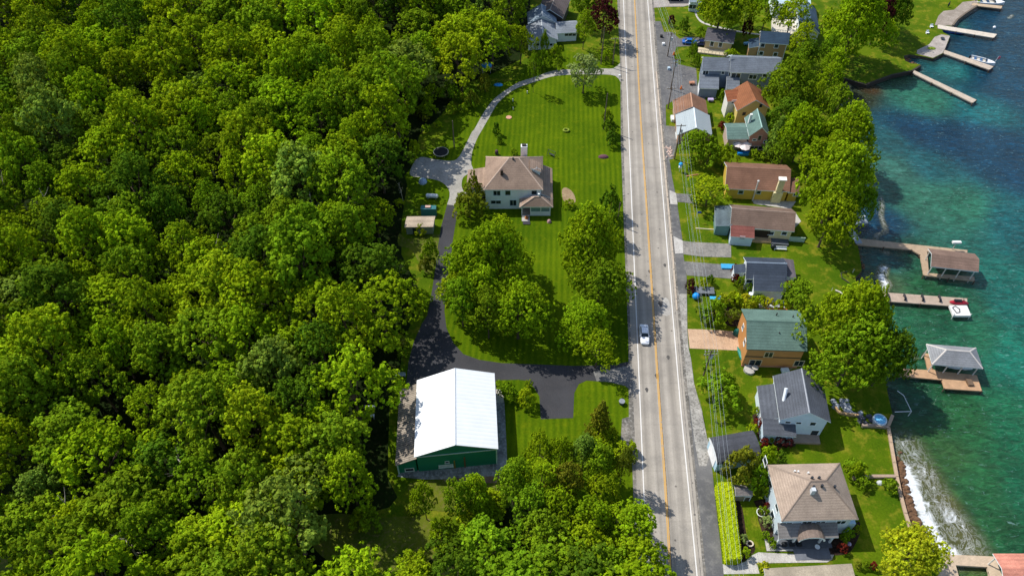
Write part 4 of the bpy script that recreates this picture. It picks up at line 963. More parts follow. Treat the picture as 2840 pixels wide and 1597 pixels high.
B.box('chimney', *(lambda q: (q[0]-.3, q[1]-.3, 8.0, q[0]+.3, q[1]+.3, 9.6))(B.L('D', 1085, 770, 8.6)), m_plain('#c9cdd0'))
# side bay on the lake side
e2 = B.L('D', 1440, 960, 3.2); B.box('bay', B.W-.6, .6, 0, B.W+.8, 4.4, 3.1, m_wall('#b9d4e2'))

# ---- buildings at the top edge right
for nm, lb, a, bb, d, z, hh, wc, rc, ty, rs_ in (
    ('lake_lodge', 'wide white lodge with very pale roof at the top edge behind trees', ('A',1330,40),(1700,50),(1340,-120),4.6,4.6,'#e4eef4','#b9cfdc','gx',1.4),
    ('blue_roof_house', 'house with dark slate-blue roof behind the top right trees', ('A',1590,330),(1790,340),(1600,90),4.2,4.2,'#d8dee0','#43586b','gy',2.2),
    ('white_cottage', 'little white cottage with columns at the top edge near the road', ('A',478,22),(600,30),(480,-70),3.2,3.2,'#e6f0f4','#8796a0','gx',1.2)):
    B = Building(nm, lb, 'house', 'A', a[1:], bb, d, z)
    V = B.vol((0, 0, B.W, B.D), 0, hh, ty, rs_, m_wall(wc), m_roof(rc), oh=.3)
    for i in range(3): B.win(V, 'S', B.W*(.2+.3*i), 1.6, 1.0, 1.2)
B = Building('deck_platform', 'raised white terrace with railing between tan house and blue roofed house', 'terrace', 'A', (1310,330), (1590,350), (1330,190), 1.2)
B.box('floor', 0, 0, 0, B.W, B.D, 1.2, m_wood('#d9d0c0'))
mb = MB()
for i in range(12): mb.box(B.W*i/11-.05, 0, 1.2, B.W*i/11+.05, .1, 2.1, t=B.t)
mb.box(-.05, -.01, 2.1, B.W+.05, .11, 2.2, t=B.t); mb.build('railing', m_plain(WHITE), B.root)
B = Building('patio_pergola', 'flat tan shingled roof corner at the bottom edge south of the path', 'roof', 'D', (690,1560), (1400,1520), (680,1432), .0)
B.root['label'] = 'low tan shingled roof at the bottom edge south of the path'; B.root.name = 'low_roof_building'
V = B.vol((0, 0, B.W, B.D), 0, 2.2, ('shed', 'F'), 0, m_wall('#c9bfae'), m_roof('#a89c88'), oh=.4)

# ================================================================== docks and boats
def dock(name, label, c, poly, col='#b9a48c', z=.08, th=.28, group=None, cat='dock', holes=None, posts=True):
    pts = [S(c, *p, z) if len(p) == 2 else S(p[0], p[1], p[2], z) for p in poly]
    o = pts[0].copy(); o.z = 0; d = pts[1]-pts[0]; rz = math.atan2(d.y, d.x)
    r = thing(name, label, cat, o, rz, group)
    cs, sn = math.cos(-rz), math.sin(-rz)
    lp = [((p.x-o.x)*cs-(p.y-o.y)*sn, (p.x-o.x)*sn+(p.y-o.y)*cs) for p in pts]
    if area2(lp) < 0: lp = lp[::-1]
    n = len(lp); tr = tessellate_polygon([[Vector((*p, 0)) for p in lp]])
    tr = [t if area2([lp[i] for i in t]) > 0 else tuple(reversed(t)) for t in tr]
    v = [(*p, z) for p in lp]+[(*p, z-th) for p in lp]
    f = list(tr)+[tuple(n+i for i in reversed(t)) for t in tr]+[((i+1) % n, i, n+i, n+(i+1) % n) for i in range(n)]
    mesh_obj('decking', v, f, m_wood(col), r)
    if posts:
        acc = 0
        for i in range(n):
            a, b_ = Vector(lp[i]), Vector(lp[(i+1) % n]); L = (b_-a).length
            k = max(1, int(L/5))
            for j in range(k):
                p = a.lerp(b_, j/k)
                MB().tube([(p.x, p.y, -2.2), (p.x, p.y, z+.02)], .13, 7).build('post', m_plain('#5a4a3c', .9), r)
    return r
dock('lake_dock', 'long bleached dock running out from the square patio at the top right', 'E', [(930,230),(1380,306),(1407,276),(930,200)], '#d9cdbb', group='docks in the lake')
dock('lake_dock', 'dock with the white motorboat tied along its far side', 'E', [(975,430),(1345,562),(1378,536),(985,403)], '#c9b8a4', group='docks in the lake')
dock('lake_dock', 'narrow slanting dock below the curved grass point', 'E', [(728,588),(1210,828),(1243,804),(740,566)], '#c9b8a4', group='docks in the lake')
dock('lake_dock', 'short dock at the top right corner under the moored cruiser', 'E', [(1200,44),(1440,72),(1450,50),(1210,26)], '#c4ab8c', group='docks in the lake')
dock('lake_dock', 'bent tan dock carrying the brown roofed boathouse', 'F', [(250,338),(655,376),(715,412),(742,562),(1115,603),(1112,572),(780,545),(768,390),(1060,400),(1062,378),(650,335),(250,290)], '#b8a084', group='docks in the lake')
dock('lake_dock', 'straight dock with shadows of benches leading to the jet ski lift', 'F', [(285,738),(940,785),(1060,780),(1060,730),(285,674)], '#b8a592', group='docks in the lake')
dock('lake_dock', 'wide tan dock platform in front of the grey roofed boathouse', 'F', [(560,1296),(875,1325),(895,1388),(1168,1406),(1130,1290),(850,1262),(806,1245),(778,1132),(744,1130),(774,1252),(560,1240)], '#c49d78', group='docks in the lake')
dock('concrete_pier', 'pale concrete pier with boat slips at the bottom right corner', 'G', [(868,1286),(1295,1304),(1483,1330),(1700,1340),(1700,1450),(1500,1449),(1330,1367),(1290,1366),(1330,1449),(1400,1560),(1260,1560),(1215,1380),(982,1367),(1005,1449),(1040,1560),(840,1560)], '#cbb59a', cat='pier', th=.5, posts=False)

def boathouse(name, label, c, fl, fr, bl, z, rise, ty, rc, boat=None, ridge=None):
    B = Building(name, label, 'boathouse', c, fl, fr, bl, z)
    V = B.vol((0, 0, B.W, B.D), 0, z, ty, rise, m_plain(WHITE), m_roof(rc), oh=.5, walls=False, ridge=ridge, cap='#c9c2ba' if ty == 'hip' else None)
    for i in range(4):
        for y in (V['y0'], V['y1']):
            x = V['x0']+(V['x1']-V['x0'])*i/3
            MB().tube([B.t(x, y, -2), B.t(x, y, z+.0)], .11, 7).build('post', m_plain('#d8d4cc'), B.root)
    for y in (V['y0'], V['y1']): B.box('beam', V['x0'], y-.1, z-.35, V['x1'], y+.1, z-.05, m_plain('#d8d4cc'))
    return B, V
def boat_mesh(root, L=6.0, W=2.2, h=1.0, hull='#eef2f5', seat='#3a5f86', cover=False):
    secs = [(-L/2, .82), (-L*.3, .98), (0, 1.0), (L*.22, .85), (L*.38, .5), (L/2, .04)]
    v = []; f = []
    for x, k in secs:
        w = W/2*k; v += [(x, -w, h), (x, -w*.92, h*.45), (x, -w*.4, 0), (x, w*.4, 0), (x, w*.92, h*.45), (x, w, h), (x, w*.82, h), (x, -w*.82, h)]
    for i in range(len(secs)-1):
        for j in range(5): f.append((i*8+j, (i+1)*8+j, (i+1)*8+j+1, i*8+j+1))
        f.append((i*8+5, (i+1)*8+5, (i+1)*8+6, i*8+6)); f.append((i*8+7, (i+1)*8+7, (i+1)*8, i*8))
    f.append((0, 1, 2, 3, 4, 5, 6, 7)); f.append(tuple(reversed(range(40, 48))))
    o = mesh_obj('hull', v, f, m_plain(hull, .25), root)
    v = []; 
    ins = [(-L*.46, .78), (-L*.3, .8), (0, .82), (L*.16, .7)]
    for x, k in ins: v += [(x, -W/2*k*.98, h*.62), (x, W/2*k*.98, h*.62)]
    mesh_obj('cockpit_floor', v, [(2*i, 2*i+1, 2*i+3, 2*i+2) for i in range(3)], m_plain('#c9c4b8'), root)
    v = [(L*.14, -W*.41, h+.01), (L*.14, W*.41, h+.01), (L*.38, W*.24, h+.06), (L*.5, 0, h+.04), (L*.38, -W*.24, h+.06)]
    mesh_obj('foredeck', v, [(0, 4, 3, 2, 1)], m_plain('#f4f6f7', .3), root)
    mb = MB().box(L*.10, -W*.36, h, L*.14, W*.36, h+.42); mb.build('windscreen', m_glass(), root)
    for x in (-L*.36, -L*.12): MB().box(x, -W*.36, h*.62, x+.55, W*.36, h*.95).build('seat', m_plain(seat), root)
    MB().box(-L/2-.45, -.2, .1, -L/2, .2, h+.25).build('outboard_motor', m_plain('#22262a', .3), root)
def boat(name, label, c, x0, y0, x1, y1, z=-.75, cat='boat', **kw):
    a, b_ = S(c, x0, y0, z+.8), S(c, x1, y1, z+.8); m_ = (a+b_)/2; m_.z = z
    r = thing(name, label, cat, m_, math.atan2((b_-a).y, (b_-a).x)); boat_mesh(r, L=(b_-a).length, **kw); return r
B, V = boathouse('boathouse', 'open sided boathouse with brown shingle roof on the upper dock', 'F', (795,497), (1145,537), (775,366), 2.9, 1.1, 'gx', '#7c665a')
boat('motorboat', 'white motorboat parked under the brown boathouse roof', 'F', 1080, 500, 820, 470, -.6, W=2.4)
B, V = boathouse('boathouse', 'open sided boathouse with grey hipped roof on the lower dock', 'F', (805,1212), (1176,1242), (762,1062), 2.9, 1.7, 'hip', '#8d8f92', ridge=(.27, .73, .5))
boat('motorboat', 'pale motorboat stored under the grey hipped boathouse roof', 'F', 1090, 1215, 860, 1195, -.6, W=2.4)
B, V = boathouse('boathouse', 'boathouse with salmon pink roof at the bottom right corner', 'G', (1345,1540), (1700,1540), (1292,1287), 3.0, .9, 'gx', '#c98672')
boat('motorboat', 'white motorboat moored beside the dock with a small red flag at its stern', 'E', 1195, 462, 1392, 512, -.85, W=2.5)
fl_ = thing('boat_flag', 'small red flag on a pole at the stern of the white motorboat', 'flag', S('E', 1385, 505, 0))
MB().tube([(0, 0, -.2), (.3, 0, 1.9)], .04, 6).build('flagpole', m_plain('#e8e8e8'), fl_)
MB().box(.28, -.02, 1.1, .95, .02, 1.9).build('cloth', m_plain('#c9566a'), fl_)
boat('cabin_cruiser', 'white cabin cruiser moored at the top edge of the lake', 'E', 1240, 8, 1468, 22, -.85, W=3.0, seat='#22405f')
# jet ski lift
B = Building('jet_ski_lift', 'white floating lift platform at the end of the straight dock', 'lift', 'F', (960,856), (1090,856), (942,782), .3)
B.box('platform', 0, 0, -.2, B.W, B.D, .3, m_plain('#dcdcd8'))
mb = MB(); k = [(B.W*.12, B.D*.75), (B.W*.3, B.D*.92), (B.W*.48, B.D*.6), (B.W*.42, B.D*.3), (B.W*.22, B.D*.25), (B.W*.12, B.D*.75)]
mb.tube([B.t(p[0], p[1], .36) for p in k], .09, 6); mb.build('bumper_loop', m_plain('#1c1f26'), B.root)
for x in (0.1, B.W-.1): MB().tube([B.t(x, .1, -2), B.t(x, .1, .7)], .08, 6).build('post', m_plain('#c9c9c4'), B.root)
jr = thing('jet_ski', 'red and black jet ski resting at the head of the lift', 'jet ski', S('F', 1000, 760, .3), rad(-5))
mb = MB(); mb.dome((0, 0, .0), 1.9, .6, .45, 14, 4, full=True); mb.build('hull', m_plain('#a3182c', .25), jr)
MB().box(-1.1, -.22, .35, .3, .22, .72).build('seat', m_plain('#1a1d24'), jr)
mb = MB(); mb.tube([(.7, -.45, .85), (.6, 0, .9), (.7, .45, .85)], .05, 6); mb.tube([(.6, 0, .4), (.6, 0, .9)], .07, 6); mb.build('handlebar', m_plain('#1a1d24'), jr)
# dock furniture
dl = thing('dock_winch', 'white winch wheel on a post behind the brown boathouse', 'winch', S('F', 952, 372, .1))
MB().tube([(0, 0, 0), (0, 0, 1.9)], .08, 6).build('post', m_plain('#b8b4ac'), dl); MB().box(-.9, -.3, 1.9, .9, .3, 2.3).build('winch_head', m_plain('#e6e6e2'), dl)
gp = thing('potted_plant', 'leafy plant in a planter on the tan dock platform', 'plant', S('F', 1072, 1345, .08))
MB().box(-.5, -.8, 0, .5, .6, .45).build('planter', m_plain('#6e5a48'), gp)
gi = thing('dock_gangway', 'grey metal gangway landing where the upper dock meets the shore', 'gangway', S('F', 222, 260, 0), rad(-82))
MB().box(-3.6, -.75, .1, 3.2, .75, .22).build('deck', m_plain('#9aa3ab', .5), gi)
lf = thing('boat_lift', 'grey boat lift cradle beside the gangway under the trees', 'boat lift', S('F', 275, 180, 0), rad(15))
MB().box(-1.6, -1.0, .1, 1.6, 1.0, .5).build('cradle', m_plain('#7f8a92'), lf); MB().box(-1.7, .7, .5, 1.7, 1.2, .9).build('bunk', m_plain('#a9b2b8'), lf)
# chairs on the straight dock
def bench(name, label, cat, P, rz, col='#3a3a40', w=1.5, group=None):
    r = thing(name, label, cat, P, rz, group); m_ = m_wood(col)
    MB().box(-w/2, -.22, .42, w/2, .22, .48).build('seat', m_, r); MB().box(-w/2, .2, .5, w/2, .26, .95).build('backrest', m_, r)
    for x in (-w/2+.1, w/2-.1): MB().box(x-.04, -.2, 0, x+.04, .2, .42).build('leg', m_, r)
    return r
for i, (x, l) in enumerate(((480, 'dark bench nearest the shore on the straight dock'), (600, 'second dark bench from shore on the straight dock'), (730, 'third dark bench from shore on the straight dock'), (855, 'dark bench nearest the jet ski lift on the straight dock'))):
    bench('dock_bench', l, 'bench', S('F', x, 725+i*5, .08), rad(80), group='benches on the straight dock', w=1.4)
# seawalls
def wall_along(name, label, pts, h0, h1, th, mat, cat='wall'):
    w_ = [S(*p) for p in pts]; mb = MB()
    for a, b_ in zip(w_, w_[1:]):
        d = (b_-a).normalized(); n_ = Vector((-d.y, d.x, 0))*th/2; a2, b2 = a-d*.04, b_+d*.04
        v = [p+o for p in (a2, b2) for o in (n_, -n_)]
        mb.add([(q.x, q.y, z) for z in (h0, h1) for q in (v[0], v[1], v[3], v[2])], [(3, 2, 1, 0), (4, 5, 6, 7), (0, 1, 5, 4), (1, 2, 6, 5), (2, 3, 7, 6), (3, 0, 4, 7)])
    o = mb.build(name, mat); return tag(o, label, cat)
wall_along('seawall', 'long tan timber seawall along the lawn at the bottom right', [('G',515,272),('G',483,350),('G',503,470),('G',528,620),('G',546,720),('G',573,850),('G',610,990),('G',648,1110),('G',700,1210)], -1.2, .28, .55, m_plain('#b39a80', .8))
wall_along('seawall', 'dark curved stone wall around the grassy point at the top right', [('E',790,530),('E',722,574),('E',560,607),('E',350,684),('E',250,657),('E',168,630)], -1.2, .18, .5, m_plain('#3a332c', .9))
wall_along('seawall', 'curved stone wall holding the round top right patio', [('E',1245,50),('E',1150,112),('E',1087,160),('E',1050,208)], -1.2, .25, .5, m_plain('#6e6254', .9))
wall_along('garden_wall', 'low tan retaining wall running from the hipped house to the seawall', [('G',225,735),('G',350,722),('G',530,722)], 0, .5, .5, m_plain('#a58f7c', .85))
wall_along('retaining_wall', 'low stone wall edging the cluttered patio under the big tree', [('G',90,215),('G',130,255),('G',200,270),('G',262,275)], 0, .5, .4, m_plain('#b09068', .85))
wall_along('retaining_wall', 'straight block wall below the lakeside patio', [('G',290,350),('G',380,352),('G',480,362)], 0, .6, .5, m_plain('#9a8878', .85))
# rubble at the foot of the seawall
mb = MB(); rr = random.Random(3)
def rubble(pts, n, w_, s0, s1):
    P_ = [S(c, x, y, WZ) for c, x, y in pts]
    for i in range(n):
        k = rr.random()*(len(P_)-1); a, b_ = P_[int(k)], P_[int(k)+1]; p = a.lerp(b_, k-int(k))
        s_ = rr.uniform(s0, s1); mb.dome((p.x+rr.uniform(-w_, w_), p.y+rr.uniform(-w_, w_), WZ-.2), s_, s_*rr.uniform(.6, 1), s_*rr.uniform(.6, 1.1), 6, 3)
rubble([('G',560,560),('G',590,780),('G',630,900),('G',655,1000),('G',720,1120)], 260, .7, .25, .7)
rubble([('E',700,470),('E',660,490),('E',740,520)], 60, .8, .2, .6); rubble([('E',160,650),('E',190,740),('F',260,560),('F',262,600)], 60, 1.0, .2, .6)
rubble([('F',270,400),('F',290,520)], 40, .5, .2, .5)
tag(mb.build('shore_rocks', m_plain('#6b4f38', .9, 0, .4, 1.5)), kind='stuff')
# ================================================================== trees
for i in range(7):
    tree_proto('b%d' % i, 'broad', 4.6, (5.0, 5.6, 4.6, 6.0, 5.2, 4.8, 5.8)[i], 8.0, 100+i, .22, lobes=(38, 44, 36, 46, 34, 40, 42)[i], puffs=19, leaves=12, leaf=.215, puff_r=.40, spread=(1, .95, 1.1, .95, 1.15, 1.05, .9)[i])
for i in range(3):
    tree_proto('big%d' % i, 'broad', 7.5, (6.6, 6.0, 7.2)[i], 8.5, 200+i, .38, lobes=(78, 70, 84)[i], puffs=25, leaves=13, leaf=.24, puff_r=.5)
tree_proto('airy', 'broad', 5.0, 5.0, 7.0, 300, .2, lobes=24, puffs=11, leaves=12, leaf=.26, puff_r=.5, spread=1.15)
tree_proto('spruce', 'conifer', 3.4, 5.2, 5.6, 310, .22, lobes=44, puffs=13, leaves=12, leaf=.26, puff_r=.42)
tree_proto('yew', 'broad', 2.6, 2.2, 2.6, 320, .18, lobes=22, puffs=12, leaves=12, leaf=.2, puff_r=.36)
tree_proto('young', 'conifer', .9, 1.5, 1.7, 330, .07, lobes=18, puffs=8, leaves=9, leaf=.16, puff_r=.2)
tree_proto('shrub', 'broad', 1.2, .8, .9, 340, .06, lobes=12, puffs=9, leaves=10, leaf=.13, puff_r=.24)
tree_proto('shrub2', 'broad', 1.2, .9, .95, 341, .06, lobes=14, puffs=9, leaves=10, leaf=.13, puff_r=.22)
tree_proto('bush', 'broad', 2.4, 1.8, 2.1, 350, .1, lobes=20, puffs=12, leaves=11, leaf=.19, puff_r=.36)
tree_proto('bush2', 'broad', 2.4, 1.6, 1.9, 351, .1, lobes=18, puffs=12, leaves=11, leaf=.19, puff_r=.38, spread=1.1)

LEAF = dict(lime=(.33,.44,.012), bright=(.26,.385,.010), mid=(.195,.315,.012), dark=(.11,.20,.012), grey=(.22,.33,.04), olive=(.20,.23,.018), maroon=(.075,.02,.02), red=(.20,.03,.02), yellow=(.46,.50,.02), silver=(.30,.40,.12))
def shade(c, k=.12):
    a = random.uniform(1-k, 1+k); return tuple(x*a*random.uniform(.94, 1.06) for x in LEAF[c])

# ---- the dense wood: one tree at a time
crowns_px = [(-420,-330),(700,-330),(1330,-330),(1310,-20),(1275,60),(1255,110),(1180,150),(1120,190),(1060,240),(1000,300),(985,370),(965,420),(955,480),(945,560),(960,640),(975,700),(970,780),(940,860),(925,930),(905,1010),(900,1100),(905,1190),(940,1250),
          (900,1270),(850,1280),(810,1320),(800,1400),(860,1450),(1080,1430),(1180,1400),(1240,1360),(1270,1330),(1400,1290),(1545,1330),(1600,1390),(1640,1560),(1650,1660),(-150,1700),(-350,1100),(-400,300)]
wood = [(p.x, p.y) for p in (S('W', x, y, 8.0) for x, y in crowns_px)]
keep_out = [[(p.x, p.y) for p in (S('W', x, y, 7.0) for x, y in q)] for q in (
    [(915,900),(1290,900),(1300,1190),(1275,1310),(960,1310),(900,1220),(895,1000)], [(1010,430),(1060,430),(1200,430),(1200,560),(1110,620),(1010,610)], [(1045,600),(1140,600),(1140,900),(1035,930)], [(1000,900),(1250,900),(1250,960),(1000,960)], [(770,1250),(960,1240),(1130,1300),(1110,1455),(960,1470),(800,1440)], [(930,1010),(950,1010),(950,1060),(925,1060)], [(1185,150),(1230,150),(1240,215),(1190,215)])]
more = [('J',300,1400,170,'bright'),('J',620,1410,200,'mid'),('J',800,1400,150,'bright'),('K',60,650,260,'bright'),('K',720,210,230,'bright'),('K',930,230,200,'bright'),('K',1160,220,240,'grey'),('K',1300,330,260,'mid'),('K',450,520,300,'mid'),('K',720,500,300,'bright'),('K',980,520,260,'olive'),('K',1330,640,260,'bright'),('K',1560,330,140,'olive'),
        ('K',620,760,330,'mid'),('K',900,760,300,'bright'),('K',1250,900,300,'bright'),('K',760,1050,360,'mid'),('K',1620,1000,440,'bright'),('K',1180,1150,380,'bright'),('K',1700,1330,420,'bright'),('K',1400,1380,360,'mid')]
copse = [S(c, x, y, 7.0) for c, x, y, _, _ in more]
pts = []; xs_ = [p[0] for p in wood]; ys_ = [p[1] for p in wood]; rt = random.Random(11)
def vis(p):
    u, v = project(Vector((p[0], p[1], 8))); return -140 < u < 2980 and -150 < v < 1720
tries = 0
while tries < 60000:
    tries += 1
    p = (rt.uniform(max(min(xs_), -190), max(xs_)), rt.uniform(min(ys_), min(max(ys_), 290)))
    if not inside(p, wood) or not vis(p) or any(inside(p, k) for k in keep_out): continue
    if any((p[0]-q.x)**2+(p[1]-q.y)**2 < 25 for q in copse): continue
    dmin = 6.3 + .016*max(0, p[1]-60)
    if any((p[0]-q[0])**2+(p[1]-q[1])**2 < dmin*dmin for q in pts): continue
    pts.append(p)
print('forest trees', len(pts))
WOODLABEL = dict(bright='bright yellow-green broadleaf tree in the dense wood filling the left side', mid='medium green broadleaf tree in the dense wood filling the left side',
                 dark='dark green tree in the dense wood filling the left side', grey='pale grey-green tree in the dense wood filling the left side', lime='vivid lime tinged tree in the dense wood filling the left side')
for p in pts:
    k = rt.choices(['bright', 'mid', 'dark', 'grey', 'lime'], [.42, .38, .10, .05, .05])[0]
    s_ = rt.choice((rt.uniform(.75, 1.0), rt.uniform(1.0, 1.4), rt.uniform(1.0, 1.4)))*(1+.0012*max(0, p[1]-60))
    place_tree('broadleaf_tree', 'b%d' % rt.randrange(7), (p[0], p[1], 0), s_, shade(k, .10), WOODLABEL[k], group=k+' trees of the wood', rz=rt.uniform(0, 6.28), sz=(.45+.55*s_)*rt.uniform(.85, 1.3))
# bare dead trees standing in the wood
def dead_mesh(seed, h):
    r = random.Random(seed); mb = MB(); x, y = r.uniform(-1, 1), r.uniform(-1, 1)
    mb.tube([(0, 0, -.1), (x*.4, y*.4, h*.5), (x, y, h)], [.2, .14, .05], 7)
    for i in range(9):
        k = r.uniform(.45, .95); a = r.uniform(0, 6.28); l = r.uniform(1, 2.6)
        p0 = Vector((x*k, y*k, h*k)); mb.tube([p0, p0+Vector((math.cos(a)*l*.5, math.sin(a)*l*.5, l*.35)), p0+Vector((math.cos(a)*l, math.sin(a)*l, l*.9))], [.07, .05, .02], 5)
    return mb
dead = []
for i in range(3): dead.append((dead_mesh(i, 12+i*1.2)))
for i, (x, y) in enumerate([(12,470),(300,540),(455,260),(470,640),(130,520),(590,215),(720,500),(795,520),(880,500),(355,745),(560,640),(625,730),(460,1180),(200,1285),(330,1370),(215,240),(690,195),(150,240)]):
    P = S('W', x, y+18, 7.0); e = thing('dead_tree', 'bare grey dead tree poking out of the dense wood', 'dead tree', (P.x, P.y, 0), rt.uniform(0, 6), 'dead trees of the wood')
    dead[i % 3].build('bare_trunk', m_plain('#a39a8c', .9), e)
lean = thing('dead_tree', 'pale fallen branches at the edge of the wood beside the garden shed drive', 'dead tree', S('I', 140, 760, 0), 1.0); dead[1].build('bare_trunk', m_plain('#b5aa9a', .9), lean); lean.scale = (.45, .45, .45)

